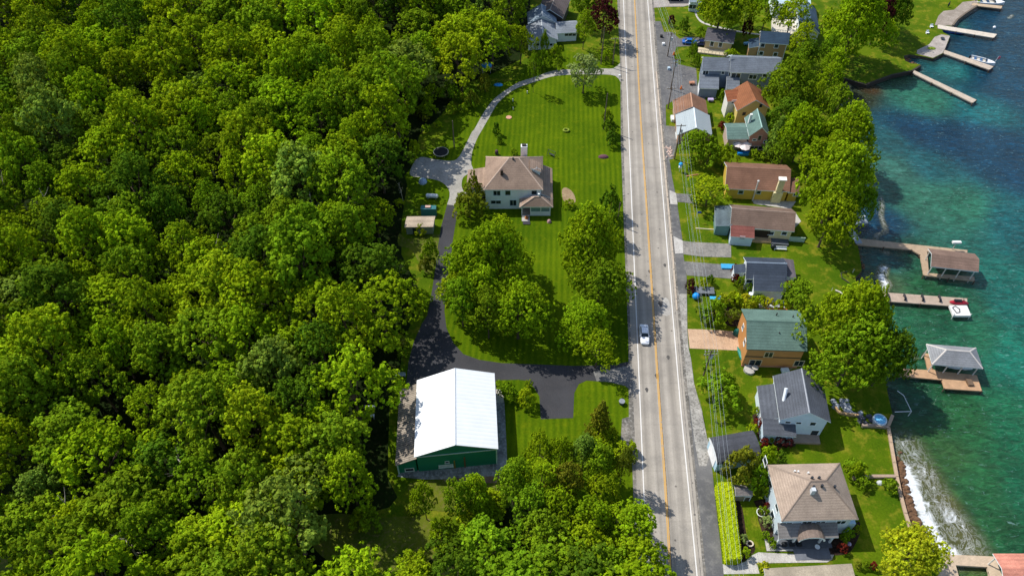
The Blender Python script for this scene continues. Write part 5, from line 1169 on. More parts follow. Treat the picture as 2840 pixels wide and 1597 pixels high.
# ---- single trees: (name, proto, crop, x, y, crown width px, crown middle height, colour, label)
T = [
 ('willow_tree','b1','H',1960,740,330,6.0,'silver','silvery pale green tree at the lawn end of the curved drive'),
 ('maple_tree','big0','M',900,400,620,9.5,'bright','broad bright tree on the lawn south of the farmhouse'),
 ('maple_tree','big1','M',1150,850,560,8.0,'bright','bright tree with bare lower trunk nearest the black drive bend'),
 ('maple_tree','b1','M',700,480,400,8.0,'bright','bright tree on the left flank of the broad lawn tree'),
 ('maple_tree','b5','M',1000,220,330,8.5,'lime','light green upper tree of the lawn clump behind the farmhouse front'),
 ('maple_tree','b2','M',1120,520,380,8.0,'bright','bright tree on the right flank of the broad lawn tree'),
 ('maple_tree','b6','M',1270,780,300,7.0,'mid','green right hand tree of the lawn clump'),
 ('maple_tree','b0','M',840,640,380,8.5,'bright','bright tree at the heart of the lawn clump'),
 ('maple_tree','b4','M',580,680,300,6.5,'lime','light green low tree at the left edge of the lawn clump'),
 ('maple_tree','b3','M',640,760,330,7.5,'mid','tree on the lawn edge overhanging the black driveway'),
 ('maple_tree','b1','M',880,880,330,7.0,'mid','green tree squeezed between the two broad lawn trees'),
 ('roadside_tree','big2','M',1780,300,560,9.5,'bright','tall bright roadside tree, northernmost of the row inside the lawn'),
 ('roadside_tree','big1','M',1880,620,520,7.4,'mid','wide roadside tree in the middle of the row, its branches over the lane'),
 ('roadside_tree','big0','M',1740,960,470,5.2,'bright','bright roadside tree beside the white car'),
 ('roadside_tree','b4','M',1860,1190,330,5.5,'bright','roadside tree drooping over the mouth of the black driveway'),
 ('dark_bush_tree','bush','M',2000,110,190,3.6,'dark','small dark round tree between the roadside row and the poles'),
 ('pine_tree','yew','I',800,800,330,3.2,'olive','dark olive pine at the west corner of the farmhouse'),
 ('pine_tree','yew','I',850,650,190,3.6,'olive','small olive pine touching the annex of the farmhouse'),
 ('cypress_tree','bush','I',2220,790,220,3.4,'dark','dark green tree east of the farmhouse by the ditch'),
 ('cypress_tree','bush','I',2230,130,140,2.0,'dark','dark round bush beside the road north of the ditch'),
 ('small_tree','bush','H',2210,1290,150,2.2,'dark','dark bush at the roadside below the second west pole'),
 ('small_tree','bush2','H',2190,1180,120,2.0,'mid','green bush at the roadside beside the second west pole'),
 ('golden_bush','shrub','I',1812,780,120,1.0,'bright','round clipped golden-green bush on the lawn east of the farmhouse'),
 ('small_tree','bush2','H',2180,560,130,1.8,'bright','bright low bush beside the curved drive entrance'),
 ('spruce_tree','spruce','J',1885,680,230,5.2,'olive','tall knobbly spruce on the lawn near the road bend of the drive'),
 ('round_bush','bush2','J',1060,430,185,1.8,'mid','spreading green bush beside the barn door pad'),
 ('round_bush','bush','J',1225,490,165,2.2,'lime','lime green round tree between barn and the square drive end'),
 ('round_bush','shrub','J',1245,375,80,1.0,'mid','small bush on the corner of the drive island'),
 ('conifer','young','H',1075,1290,75,1.9,'dark','slim little dark fir on the striped lawn'),
 ('conifer','young','I',1105,130,60,1.2,'dark','tiny dark fir just behind the farmhouse'),
 ('round_bush','shrub','I',1250,262,75,1.0,'mid','round green bush behind the farmhouse chimney'),
 ('leaning_tree','airy','H',1450,700,120,7.0,'mid','thin tree with long bare trunk at the curved drive'),
 ('maroon_tree','b5','H',2150,190,320,7.5,'maroon','dark maroon leaved tree beside the road at the top'),
 ('broadleaf_tree','b2','H',1960,290,200,6.5,'bright','bright tree between the white bungalow and the maroon tree'),
 ('broadleaf_tree','b0','H',1940,40,220,7.5,'mid','green tree north of the maroon tree at the top edge'),
 ('broadleaf_tree','b6','H',2110,10,200,8.0,'mid','green tree right at the top edge above the maroon tree'),
 ('broadleaf_tree','b4','H',1320,430,260,6.5,'bright','bright tree in front of the white bungalow'),
 ('small_tree','bush2','H',960,840,150,2.6,'olive','young olive green tree beside the blue paddling pool'),
 ('small_tree','bush','H',1560,440,90,3.0,'bright','small tree hiding the front windows of the white bungalow'),
 ('small_tree','bush2','H',1670,520,110,2.0,'bright','low bright bush on the bungalow lawn'),
 ('small_tree','bush','H',1680,650,140,1.8,'mid','rounded green bush just above the curved drive'),
 ('small_tree','bush2','H',1540,600,160,2.6,'mid','dusky bush left of the bungalow lawn'),
 ('small_tree','bush2','H',820,1000,150,2.2,'olive','yellowish bush in the shade at the wood edge'),
 ('small_tree','bush2','I',250,240,130,2.6,'lime','lime bush at the wood edge above the gravel turning place'),
 ('small_tree','bush','M',360,330,160,3.0,'mid','tall green bush between garden shed and black driveway'),
 ('small_tree','bush2','M',330,440,120,2.0,'olive','yellowing bush beside the black driveway'),
 # right of the road, from the top
 ('maple_tree','big1','A',800,110,470,8.5,'bright','broad bright tree above the beige cottage'),
 ('maple_tree','big0','A',820,20,420,9.5,'mid','green tree right at the top edge behind the white cottage'),
 ('maple_tree','b2','A',1260,120,300,8.0,'bright','bright tree in front of the pale lodge'),
 ('maple_tree','b4','A',1510,160,330,7.5,'lime','airy lime green tree over the white terrace'),
 ('maple_tree','b6','A',1080,20,200,7.5,'mid','medium tree between the cottage and the pale lodge'),
 ('maple_tree','big2','Q',1700,480,1050,10.5,'bright','very large yellow-green lakeside tree at the top right'),
 ('maroon_tree','b3','E',470,140,200,8.5,'maroon','tall nearly black copper beech behind the lakeside lawn'),
 ('broadleaf_tree','big1','E',590,90,240,8.5,'dark','dark green tree at the edge of the lakeside lawn'),
 ('broadleaf_tree','b5','E',520,10,220,8.5,'dark','dark green tree at the top edge above the copper beech'),
 ('broadleaf_tree','b1','A',1600,430,260,6.5,'lime','yellow-green tree beside the tan house'),
 ('broadleaf_tree','b6','A',1640,570,230,5.5,'mid','shaded green tree behind the grey house sun room'),
 ('broadleaf_tree','b0','E',100,520,210,7.0,'bright','bright tree leaning toward the little bay'),
 ('broadleaf_tree','b5','E',70,650,200,6.5,'bright','bright tree on the shore of the little bay'),
 ('broadleaf_tree','big0','A',1480,900,500,8.0,'mid','large rich green round tree beside the yellow gable house'),
 ('broadleaf_tree','b3','E',120,850,230,7.0,'mid','green tree on the shore south of the little bay'),
 ('broadleaf_tree','b2','A',1730,1010,220,7.0,'lime','yellowish tree behind the large rich green tree'),
 ('broadleaf_tree','b2','A',1560,760,280,7.0,'mid','green tree between the grey house and the little bay'),
 ('broadleaf_tree','b6','B',1180,350,300,7.0,'dark','dark tree in the gap behind the pink house spruce'),
 ('broadleaf_tree','b1','B',1150,640,200,5.0,'mid','green tree filling the gap above the yellow long house'),
 ('broadleaf_tree','b3','B',1390,700,260,7.0,'bright','bright tree at the water side of the yellow long house'),
 ('broadleaf_tree','b0','Q',1250,900,330,7.0,'mid','green tree below the very large lakeside tree'),
 ('broadleaf_tree','b4','Q',900,950,380,6.0,'dark','dark tree in the gap south of the blue roofed house'),
 ('lakeside_tree','b2','F',330,1040,300,8.0,'mid','green tree joining the enormous tree and the dark tree'),
 ('grey_spruce','spruce','B',1085,520,170,6.0,'grey','shaggy grey-green spruce beside the pink house'),
 ('broadleaf_tree','big1','B',1290,490,370,8.5,'bright','broad bright tree east of the grey-green spruce'),
 ('broadleaf_tree','big2','E',200,1130,440,8.5,'bright','broad bright tree overhanging the lake north of the docks'),
 ('broadleaf_tree','b6','E',90,1240,260,7.5,'bright','bright tree behind the yellow long house'),
 ('lakeside_tree','big2','N',1000,330,800,10.5,'bright','huge bright tree by the water with pale trunk on the lawn'),
 ('lakeside_tree','big1','N',930,700,640,8.0,'bright','bright lower tree above the pale trunk by the upper dock'),
 ('lakeside_tree','b5','N',1330,560,330,7.0,'mid','green tree leaning over the grey boat lift'),
 ('small_tree','bush','N',1090,890,120,1.4,'yellow','little yellow flowering shrub by the dock landing'),
 ('broadleaf_tree','b1','B',420,590,260,4.4,'mid','dense green tree in front of the metal roofed garage'),
 ('broadleaf_tree','bush','B',540,660,220,3.0,'mid','rounded green tree between the garages and the yellow house'),
 ('broadleaf_tree','bush2','B',660,680,190,3.0,'bright','bright bush beside the pink house patio'),
 ('broadleaf_tree','b4','B',545,950,290,4.6,'lime','yellow-green tree left of the yellow long house'),
 ('broadleaf_tree','bush2','B',430,1010,90,1.8,'mid','small bush at the mouth of the upper drive'),
 ('small_tree','bush','A',510,540,110,3.0,'mid','slim green tree on the round lawn by the parking area'),
 ('small_tree','bush2','A',555,610,90,2.0,'mid','low bush at the lot edge west of the grey house'),
 ('small_tree','bush','A',420,270,120,2.2,'dark','round dark green bush on the top verge'),
 ('maroon_bush','shrub','A',300,215,80,1.6,'maroon','maroon bush on the top verge lawn'),
 ('small_tree','bush2','A',590,330,110,1.8,'mid','low green bush beside the beige cottage'),
 ('maroon_tree','bush','A',1060,290,110,3.2,'maroon','small maroon tree between cottage and tan house'),
 ('small_tree','bush2','A',900,540,120,1.2,'bright','bright shrub below the cottage deck'),
 ('small_tree','young','A',805,960,60,1.8,'mid','small upright shrub below the grey house porch'),
 ('small_tree','shrub','A',860,985,90,1.0,'bright','bright shrub beside the yellow gable house'),
 ('maroon_bush','shrub','A',890,1100,120,.8,'maroon','spreading maroon ground shrub by the yellow gable house'),
 ('small_tree','shrub2','A',900,1185,110,1.0,'bright','green shrub at the corner of the yellow gable house'),
 ('small_tree','shrub','B',905,660,90,1.0,'mid','low green bush below the pink house windows'),
 ('small_tree','shrub2','B',1000,670,110,1.0,'mid','second green bush below the pink house, nearer the spruce'),
 ('round_bush','shrub2','B',640,440,70,1.2,'red','red flowering bush beside the metal roofed garage'),
 ('maroon_bush','shrub','C',390,400,80,1.2,'maroon','maroon hedge bush at the roadside garden'),
 ('maroon_bush','shrub2','C',400,450,70,1.0,'maroon','lower maroon bush at the roadside garden'),
 ('round_bush','shrub','C',485,400,80,1.2,'lime','clipped lime bush at the roadside garden'),
 ('round_bush','shrub2','C',545,370,70,1.2,'dark','dark bush behind the clipped lime bush'),
 ('maroon_bush','shrub','C',748,275,60,1.2,'red','dark red shrub at the end of the grey driveway'),
 ('maroon_bush','shrub2','C',755,355,70,1.2,'red','dark red shrub below the grey driveway end'),
 ('round_bush','shrub','C',790,385,80,1.4,'mid','green round shrub west of the small white house'),
 ('round_bush','shrub2','C',860,425,70,1.1,'mid','clipped round shrub by the small white house corner'),
 ('round_bush','shrub','C',795,445,50,.8,'olive','tiny round shrub in the front bed'),
 ('round_bush','shrub2','C',925,475,90,1.1,'mid','green shrub below the small white house balcony'),
 ('broadleaf_tree','b3','C',1255,480,260,4.2,'mid','green tree at the garden end of the small white house'),
 ('broadleaf_tree','bush','C',590,630,210,2.8,'mid','green tree on the lawn north of the tan drive'),
 ('round_bush','bush2','C',520,640,140,1.8,'dark','dark bush left of the tree north of the tan drive'),
 ('round_bush','bush2','C',740,660,150,1.8,'olive','dull green bush beside the orange house'),
 ('broadleaf_tree','bush2','C',640,1240,360,3.0,'mid','low spreading apple tree on the lawn south of the tan drive'),
 ('lakeside_tree','big0','F',200,930,520,11.0,'bright','enormous bright green tree between orange house and lake'),
 ('lakeside_tree','big2','F',220,1160,560,8.5,'mid','lower green half of the tree clump beside the white gable house'),
 ('lakeside_tree','big1','F',490,1170,300,8.5,'dark','dark yew-like tree on the lake side of the enormous tree'),
 ('lakeside_tree','b0','F',222,690,85,2.2,'bright','small bright bush at the root of the straight dock'),
 ('lime_maple','big1','G',640,1290,480,6.5,'yellow','glowing yellow-green tree beside the bottom seawall'),
 ('golden_tree','bush','D',530,570,290,4.0,'olive','golden olive round tree beside the black roofed garage'),
 ('round_bush','bush2','D',720,490,150,2.4,'bright','bright bush north of the hipped house'),
 ('round_bush','bush','D',640,680,190,3.0,'mid','green bush at the northwest corner of the hipped house'),
 ('round_bush','bush2','D',700,760,110,2.0,'mid','green bush pressed against the hipped house wall'),
 ('round_bush','shrub','D',825,490,90,1.6,'dark','bluish dark bush above the hipped house roof'),
 ('round_bush','bush2','D',1440,600,130,2.0,'bright','bright tall bush behind the hipped house on the lake side'),
 ('round_bush','bush2','G',250,660,150,1.8,'mid','green bushes row at the lawn corner by the garden wall'),
 ('round_bush','shrub','G',300,770,110,1.2,'mid','bush below the low garden wall'),
 ('round_bush','shrub2','G',500,780,110,1.2,'mid','bush beside the seawall gate'),
 ('round_bush','shrub','D',600,270,100,1.2,'lime','lime round bush on the lawn beside the black garage'),
 ('maroon_bush','shrub','D',645,215,90,1.2,'red','dark red shrub along the white gable house wing'),
 ('maroon_bush','shrub2','D',640,120,70,1.2,'lime','yellow-red shrub along the white gable house wing'),
 ('maroon_bush','shrub','D',820,370,110,1.1,'maroon','big maroon shrub below the white gable house'),
 ('maroon_bush','shrub2','D',900,375,80,1.1,'maroon','maroon shrub nearest the white gable house deck'),
 ('maroon_bush','shrub2','D',700,365,80,1.0,'red','reddish shrub left below the white gable house'),
 ('round_bush','shrub','D',750,355,50,.9,'bright','small green shrub among the maroon shrubs'),
 ('round_bush','shrub2','D',700,925,80,1.0,'mid','green round shrub beside the hipped house west wall'),
 ('round_bush','shrub','D',715,1010,100,1.0,'silver','silvery spreading shrub west of the hipped house'),
 ('round_bush','shrub2','D',715,885,50,.9,'red','small red flowering shrub west of the hipped house'),
 ('round_bush','shrub','D',710,1115,70,.8,'mid','low flowering shrub near the porch corner'),
 ('round_bush','shrub2','D',760,1170,70,.9,'mid','clipped green shrub at the porch corner'),
 ('round_bush','shrub','D',770,1205,60,.7,'bright','small bright shrub in front of the porch corner'),
 ('round_bush','shrub','D',550,1265,90,1.1,'lime','lime shrub at the bottom end of the clipped hedge'),
 ('round_bush','shrub2','D',530,1150,70,.9,'silver','pale hosta clump beside the clipped hedge'),
 ('round_bush','shrub','D',700,1375,95,1.2,'yellow','round yellow-green ball shrub below the front path'),
 ('round_bush','shrub','D',1375,1110,95,1.2,'mid','upper round green shrub in the dark bed beside the porch'),
 ('round_bush','shrub2','D',1345,1150,80,1.1,'mid','lower round green shrub in the dark bed beside the porch'),
 ('orange_bush','shrub2','D',1330,1220,80,1.0,'red','rust orange ball shrub in the dark bed'),
 ('round_bush','shrub2','G',240,1025,60,1.1,'mid','round shrub against the hipped house lake side'),
 ('round_bush','shrub','G',262,1105,60,1.1,'bright','round bright shrub beside the lakeside lawn bed'),
 ('round_bush','shrub','G',268,1370,50,.9,'olive','tan shrub at the bottom path'),
 ('round_bush','shrub2','G',320,1365,50,.9,'mid','green shrub at the bottom path'),
 ('round_bush','shrub','G',375,1375,60,.9,'red','reddish shrub at the foot of the glowing tree'),
]
for (n_, pr, c, x, y, wp, hh, co_, lb) in T:
    pp = 'b' in pr and 1
    tree_at(n_, pr, c, x, y, wp, hh, shade(co_, .08), lb, cat='bush' if ('bush' in n_) else 'tree')
# clumps of trees along the bottom of the lawn (near the road)
for i, (c, x, y, wp, co_) in enumerate(more):
    P = S(c, x, y, 7.0)
    tree_at('broadleaf_tree', 'b%d' % (i % 7), c, x, y, wp*1.38, 7.0, shade(co_, .1), {'bright': 'bright broadleaf tree in the copse between barn and road', 'mid': 'medium green broadleaf tree in the copse between barn and road', 'grey': 'grey-green tree in the copse between barn and road', 'olive': 'olive tinged tree in the copse between barn and road'}[co_], group=co_+' trees of the copse')
# row of golden hedge bushes between small white house and orange house
for i, (x, y) in enumerate([(640,520),(700,530),(760,535),(830,530),(900,540),(960,545),(1020,560),(1090,575),(1150,575),(870,575),(740,500)]):
    tree_at('hedge_bush', 'shrub2' if i % 2 else 'shrub', 'C', x, y, 95, 1.3, shade('yellow' if i % 3 == 0 else 'lime', .12), 'golden-green hedge bush in the row between small white house and orange house', 'bush', 'golden hedge bushes')
# clipped long hedge
q = [S('D', 300, 740, 0), S('D', 420, 735, 0), S('D', 492, 1345, 0), S('D', 378, 1355, 0)]
hr = thing('hedge', 'long clipped lime green hedge along the roadside at the bottom right', 'hedge', (0, 0, 0))
r_ = np.random.RandomState(5); NN = 26000
uv_ = r_.rand(NN, 2); base = np.array([[p.x, p.y] for p in q])
def bil(u, v): return (base[0]*(1-u)+base[1]*u)*(1-v)+(base[3]*(1-u)+base[2]*u)*v
side = r_.rand(NN); ctr = np.zeros((NN, 3)); nrm = np.zeros((NN, 3))
for i in range(NN):
    u, v = uv_[i]; h = 2.0+.10*math.sin(v*61+3*u)*math.sin(u*9+v*17)
    if side[i] < .55: z = h-(abs(u-.5)*1.3)**3; n_ = (0, 0, 1)
    else:
        u = 0 if r_.rand() < .5 else 1; z = r_.rand()*h; n_ = (-1 if u == 0 else 1, 0, .3)
        if r_.rand() < .15: n_ = (0, -1, .3); u = r_.rand(); v = 1
    p = bil(u, v); ctr[i] = (p[0]+r_.normal()*.06, p[1]+r_.normal()*.06, z+r_.normal()*.05); nrm[i] = n_
nrm += r_.normal(size=(NN, 3))*.45; nrm /= np.linalg.norm(nrm, axis=1)[:, None]
ax = np.cross(nrm, r_.normal(size=(NN, 3))); ax /= np.linalg.norm(ax, axis=1)[:, None]; bx = np.cross(nrm, ax); sz = .12*r_.uniform(.6, 1.4, (NN, 1))
V = np.stack([ctr-ax*sz, ctr-bx*sz*.7, ctr+ax*sz, ctr+bx*sz*.7], 1).reshape(-1, 3)
me = bpy.data.meshes.new('foliage'); me.from_pydata(V.tolist(), [], [(4*i, 4*i+1, 4*i+2, 4*i+3) for i in range(NN)])
tt = np.repeat(r_.uniform(.75, 1.2, NN), 4); me.attributes.new('tint', 'FLOAT_COLOR', 'POINT').data.foreach_set('color', np.stack([tt, tt, tt, np.ones_like(tt)], 1).astype(np.float32).ravel())
me.materials.append(m_leaf()); o = bpy.data.objects.new('foliage', me); COL.objects.link(o); o.parent = hr; o.color = (.50, .62, .015, 1)
MB().prism([(p[0]*.9+sum(base[:, 0])/40, p[1]*.9+sum(base[:, 1])/40) for p in base][::-1], 0, 1.75).build('stems', m_plain('#2c3a12', .9), hr)

# ================================================================== vehicles
def car_mesh(root, body='#e9ebee', L=4.75, W=1.85):
    """lofted saloon, nose towards +x"""
    m_b = m_plain(body, .22, 0, .04, 1, .6, 'car_paint')
    prof = [(-.5, .55, .62, .62), (-.49, .80, .86, .80), (-.44, .88, .95, .92), (-.30, .93, 1.0, .98), (0, .92, 1.0, 1.0), (.22, .90, .98, .99), (.38, .82, .90, .94), (.47, .70, .78, .84), (.5, .52, .60, .66)]
    v = []; f = []
    for x, zt, w1, w0 in prof:
        X_ = x*L; v += [(X_, -W/2*w0*.97, .28), (X_, -W/2*w0, .58), (X_, -W/2*w1*.94, zt-.04), (X_, -W/2*w1*.7, zt+.02), (X_, W/2*w1*.7, zt+.02), (X_, W/2*w1*.94, zt-.04), (X_, W/2*w0, .58), (X_, W/2*w0*.97, .28)]
    n = 8
    for i in range(len(prof)-1):
        for j in range(n): f.append((i*n+j, (i+1)*n+j, (i+1)*n+(j+1) % n, i*n+(j+1) % n))
    f += [tuple(range(n)), tuple(reversed(range((len(prof)-1)*n, len(prof)*n)))]
    bd = mesh_obj('body', v, f, m_b, root, smooth=True)
    g = m_glass()
    # cabin: glass frustum and roof panel
    a = [(-.36*L, .80*W/2, .90), (.20*L, .82*W/2, .90)]; t_ = [(-.22*L, .62*W/2, 1.40), (.06*L, .64*W/2, 1.42)]
    v = [(a[0][0], -a[0][1], .9), (a[1][0], -a[1][1], .9), (a[1][0], a[1][1], .9), (a[0][0], a[0][1], .9), (t_[0][0], -t_[0][1], 1.4), (t_[1][0], -t_[1][1], 1.42), (t_[1][0], t_[1][1], 1.42), (t_[0][0], t_[0][1], 1.4)]
    mesh_obj('window', v, [(0, 1, 5, 4), (1, 2, 6, 5), (2, 3, 7, 6), (3, 0, 4, 7), (4, 5, 6, 7)], g, root)
    mb = MB(); mb.box(t_[0][0]-.08, -.66*W/2, 1.405, t_[1][0]+.08, .66*W/2, 1.455); mb.build('roof_panel', m_b, root)
    mb = MB()
    for s in (-1, 1):
        mb.tube([(t_[1][0], s*.64*W/2, 1.42), (a[1][0]+.02, s*.82*W/2, .92)], .045, 5); mb.tube([(t_[0][0], s*.62*W/2, 1.40), (a[0][0]-.02, s*.80*W/2, .92)], .06, 5)
        mb.tube([(-.06*L, s*.645*W/2, 1.42), (-.06*L, s*.83*W/2, .9)], .035, 5)
    mb.build('pillar', m_b, root)
    for s in (-1, 1):
        for x in (-.30*L, .31*L):
            w_ = MB().tube([(x, s*(W/2-.16), .33), (x, s*(W/2+.0), .33)], .33, 16).build('wheel', m_plain('#15161a', .8), root)
            MB().tube([(x, s*(W/2-.02), .33), (x, s*(W/2+.012), .33)], .19, 12).build('rim', m_plain('#b5b8bc', .3, .8), w_)
        MB().box(.44*L, s*.62*W/2-.16, .56, .485*L, s*.62*W/2+.16, .70).build('headlight', m_plain('#dfe6ea', .1), root)
        MB().box(-.497*L, s*.62*W/2-.14, .62, -.47*L, s*.62*W/2+.14, .78).build('tail_light', m_plain('#8f1a1a', .2), root)
        MB().box(.13*L, s*(W/2-.02)-.1, .90, .17*L, s*(W/2-.02)+.1, 1.03).build('mirror', m_b, root)
    MB().box(.47*L, -.5, .42, .5*L-.01, .5, .55).build('grille', m_plain('#1c1e22', .5), root)
def car(name, label, c, x, y, rz, body, z=.066, cat='car', s=1.0):
    r = thing(name, label, cat, S(c, x, y, z), rz); r.scale = (s,)*3; car_mesh(r, body); return r
car('white_car', 'white saloon car driving on the left lane past the roadside trees', 'X', 1786, 932, rad(-90-3.2), '#eef0f4')
car('blue_car', 'bright blue car parked on the asphalt drive beside the beige cottage', 'A', 485, 440, rad(-6), '#1f5fb0', .05)
car('dark_blue_car', 'dark navy car parked nose to tail behind the bright blue car', 'A', 580, 455, rad(174), '#1a2550', .05)
car('parked_car', 'dark blue car partly outside the frame on the top asphalt drive', 'A', 330, 0, rad(-4), '#1c2c58', .055)

# ================================================================== poles and wires
PM = m_plain('#6b5d4e', .9, 0, .2, 2)
def pole(label, base, top_c, tx, ty, arms=1, transformer=False, col=None, name='utility_pole', group=None):
    P = S(*base); h = height_at(P, top_c, tx, ty); h = max(6.5, min(11.5, h))
    r = thing(name, label, 'utility pole', P, rad(4), group)
    MB().tube([(0, 0, -.1), (0, 0, h*.5), (0, 0, h)], [.17, .145, .11], 8).build('post', col or PM, r)
    if arms:
        for k in range(arms):
            a = MB().box(-1.2, -.06, h-.5-k*.9, 1.2, .06, h-.36-k*.9).build('crossarm', PM, r)
            mb = MB()
            for x in (-1.1, -.5, .5, 1.1): mb.tube([(x, 0, h-.36-k*.9), (x, 0, h-.16-k*.9)], .05, 6)
            mb.build('insulator', m_plain('#c9d0d4', .2), a)
    if transformer: MB().tube([(.38, 0, h-2.4), (.38, 0, h-1.5)], .26, 10).build('transformer', m_plain('#b9bfc2', .4), r)
    return P+Vector((0, 0, h))
pt = [pole('roadside utility pole beside the tall ragged bush at the top of the lot', ('A',258,570), 'A', 255, 330, 1, True),
      pole('utility pole in the parking area with blue box on it', ('A',290,900), 'A', 292, 590, 2, True),
      pole('leaning dark utility pole west of the brown roofed garage', ('A',262,1092), 'A', 285, 880, 1),
      pole('weathered utility pole in front of the metal roofed garage', ('B',262,700), 'B', 282, 420, 1, True),
      pole('utility pole with many wires on the lawn south of the tan drive', ('X',1948,1050), 'C', 548, 930, 2, True)]
pole('bare utility pole on the bungalow lawn by the curved drive', ('H',2125,648), 'H', 2135,250, 0)
pole('bluish utility pole beside the road under the maroon tree', ('H',2243,650), 'H', 2250,380, 1)
pole('grey utility pole on the striped lawn near the roadside strip', ('H',2152,1300), 'H', 2150,940, 0)
pole('broken topped wooden pole on the grass by the wood', ('I',652,215), 'H', 625,1215, 0)
pole('thin blue-grey pole beside the dark green tree east of the farmhouse', ('I',2288,990), 'I', 2282,830, 0)
far = [Vector((pt[0].x-1.5, pt[0].y+45, pt[0].z+.5)), Vector((pt[0].x-3, pt[0].y+95, pt[0].z+.5))]
s_end = S('D', 505, 1700, 9.0)
chain = [far[1], far[0], pt[0], pt[1], pt[3], pt[4], s_end]
WM = m_plain('#c4ccd2', .35, .5)
wr = 0
for i in range(len(chain)-1):
    a, b_ = chain[i], chain[i+1]
    r = thing('power_line', ['overhead wires crossing the top edge', 'overhead wires above the side road at the top', 'overhead wires from the top lot pole to the parking area pole', 'overhead wires from the parking area to the garage pole', 'long overhead wires over the front lawns and driveways', 'overhead wires above the clipped hedge'][i], 'wires')
    for k, (ox, oz) in enumerate(((-1.1, -.2), (-.5, -.2), (.5, -.2), (1.1, -.2), (.15, -1.7))):
        P_ = []
        for j in range(13):
            t = j/12; p = a.lerp(b_, t)+Vector((ox*(1 if k < 4 else 1), 0, oz-4*.9*t*(1-t))); P_.append(p)
        MB().tube(P_, .012, 4, caps=False).build('wire', WM, r)

# ================================================================== things on the lawns
def simple(name, label, cat, P, rz=0.0, group=None): return thing(name, label, cat, P, rz, group)
r = simple('trampoline', 'round black trampoline with pale rim on the grass by the wood', 'trampoline', S('I', 520, 285, 0))
mb = MB().tube([(0, 0, .8), (0, 0, .86)], 1.9, 24); mb.build('rim', m_plain('#b8b49a'), r); MB().tube([(0, 0, .865), (0, 0, .88)], 1.74, 24).build('mat', m_plain('#16181c', .8), r)
for i in range(6):
    a = i*math.pi/3; MB().tube([(1.75*math.cos(a), 1.75*math.sin(a), 0), (1.75*math.cos(a), 1.75*math.sin(a), .82)], .04, 5).build('leg', m_plain('#8a8d90', .4, .6), r)
r = simple('propane_tank', 'white rounded tank lying on the grass left of the driveway', 'tank', S('I', 430, 725, 0), rad(-4))
mb = MB().tube([(-1.4, 0, .75), (-1.2, 0, .75), (1.2, 0, .75), (1.4, 0, .75)], [.3, .5, .5, .3], 14); mb.build('body', m_plain('#e6eaec', .4), r); MB().box(-1, -.4, 0, -.8, .4, .35).box(.8, -.4, 0, 1, .4, .35).build('foot', m_plain('#8a8a86'), r)
r = simple('paddling_pool', 'blue oval paddling pool at the edge of the wood by the curved drive', 'pool', S('H', 1095, 855, 0))
mb = MB().dome((0, 0, 0), 1.3, .8, .35, 18, 3); mb.build('tub', m_plain('#1f8fd0', .3), r)
r = simple('canopy_tent', 'bright blue canopy in the shade of the wood above the paddling pool', 'canopy', S('H', 980, 720, 0))
mb = MB().dome((0, 0, 1.8), 1.5, 1.3, .7, 12, 4); mb.build('canopy', m_plain('#1580c8', .5), r)
for x, y in ((-1.1, -.9), (1.1, -.9), (1.1, .9), (-1.1, .9)): MB().tube([(x, y, 0), (x, y, 1.85)], .04, 5).build('pole', m_plain('#c9c9c9'), r)
r = simple('tarp_cover', 'crumpled blue-white tarp beside the gravel turning place', 'tarp', S('I', 335, 560, 0)); MB().dome((0, 0, -.1), 1.1, 1.3, .9, 9, 3).build('cover', m_plain('#8fa6bc', .5), r)
r = simple('shed_roof_box', 'teal storage box against the back of the garden shed', 'box', S('I', 400, 890, 0)); MB().box(-1.7, -.6, 0, 1.7, .7, 2.2).build('box', m_plain('#2e6f74', .5), r); MB().box(-.7, -.3, 2.2, .5, .4, 2.5).build('lid', m_plain('#c9a596', .6), r)
bench('garden_bench', 'pale grey bench at the wood edge beside the barn lean-to', 'bench', S('J', 100, 300, 0), 0, '#b9c2c6', 1.9)
for i, (x, y, l) in enumerate(((932,1028,'white plank table in the shade of the wood, upper one'), (930,1050,'white plank table in the shade of the wood, lower one'))):
    r = simple('plank_table', l, 'table', S('W', x, y, 0)); MB().box(-.95, -.3, .7, .95, .3, .76).build('top', m_plain('#e0e4ee'), r)
    for s in (-.8, .8): MB().box(s-.04, -.25, 0, s+.04, .25, .7).build('leg', m_plain('#a9adb5'), r)
r = simple('game_stand', 'white platform showing among treetops in the upper wood', 'platform', S('W', 652, 66, 0)); MB().box(-1.6, -1, 9.6, 1.6, 1, 9.8).build('floor', m_plain('#d9dde6'), r); MB().box(-1.5, -.9, 0, -1.3, -.7, 9.6).box(1.3, .7, 0, 1.5, .9, 9.6).build('leg', PM, r)
r = simple('patio_table', 'black round table and chairs on the farmhouse terrace', 'table', S('I', 935, 745, 0)); MB().tube([(0, 0, .7), (0, 0, .76)], .85, 16).build('top', m_plain('#26292e'), r); MB().tube([(0, 0, 0), (0, 0, .7)], .08, 8).build('leg', m_plain('#26292e'), r)
sheet('terrace', survey_poly('I', [(740,660),(880,700),(965,720),(975,810),(930,805),(880,750),(760,735)], smooth=2), .045, CONC)
r = simple('flower_pot', 'round pink flower pot in front of the farmhouse porch', 'flower pot', S('I', 1605, 965, 0)); MB().dome((0, 0, 0), .5, .5, .8, 12, 4).build('blossom', m_plain('#b98f8f', .9), r)
r = simple('planter_box', 'terracotta flower tub beside the porch steps', 'planter', S('I', 1378, 925, .12)); MB().dome((0, 0, 0), .45, .45, .7, 10, 4).build('blossom', m_plain('#b5703c', .9), r)
r = simple('door_mat', 'dark mat and bench on the front step of the farmhouse', 'mat', S('I', 1378, 975, .13)); MB().box(-.8, -.4, 0, .8, .5, .06).build('mat', m_plain('#33323a'), r)
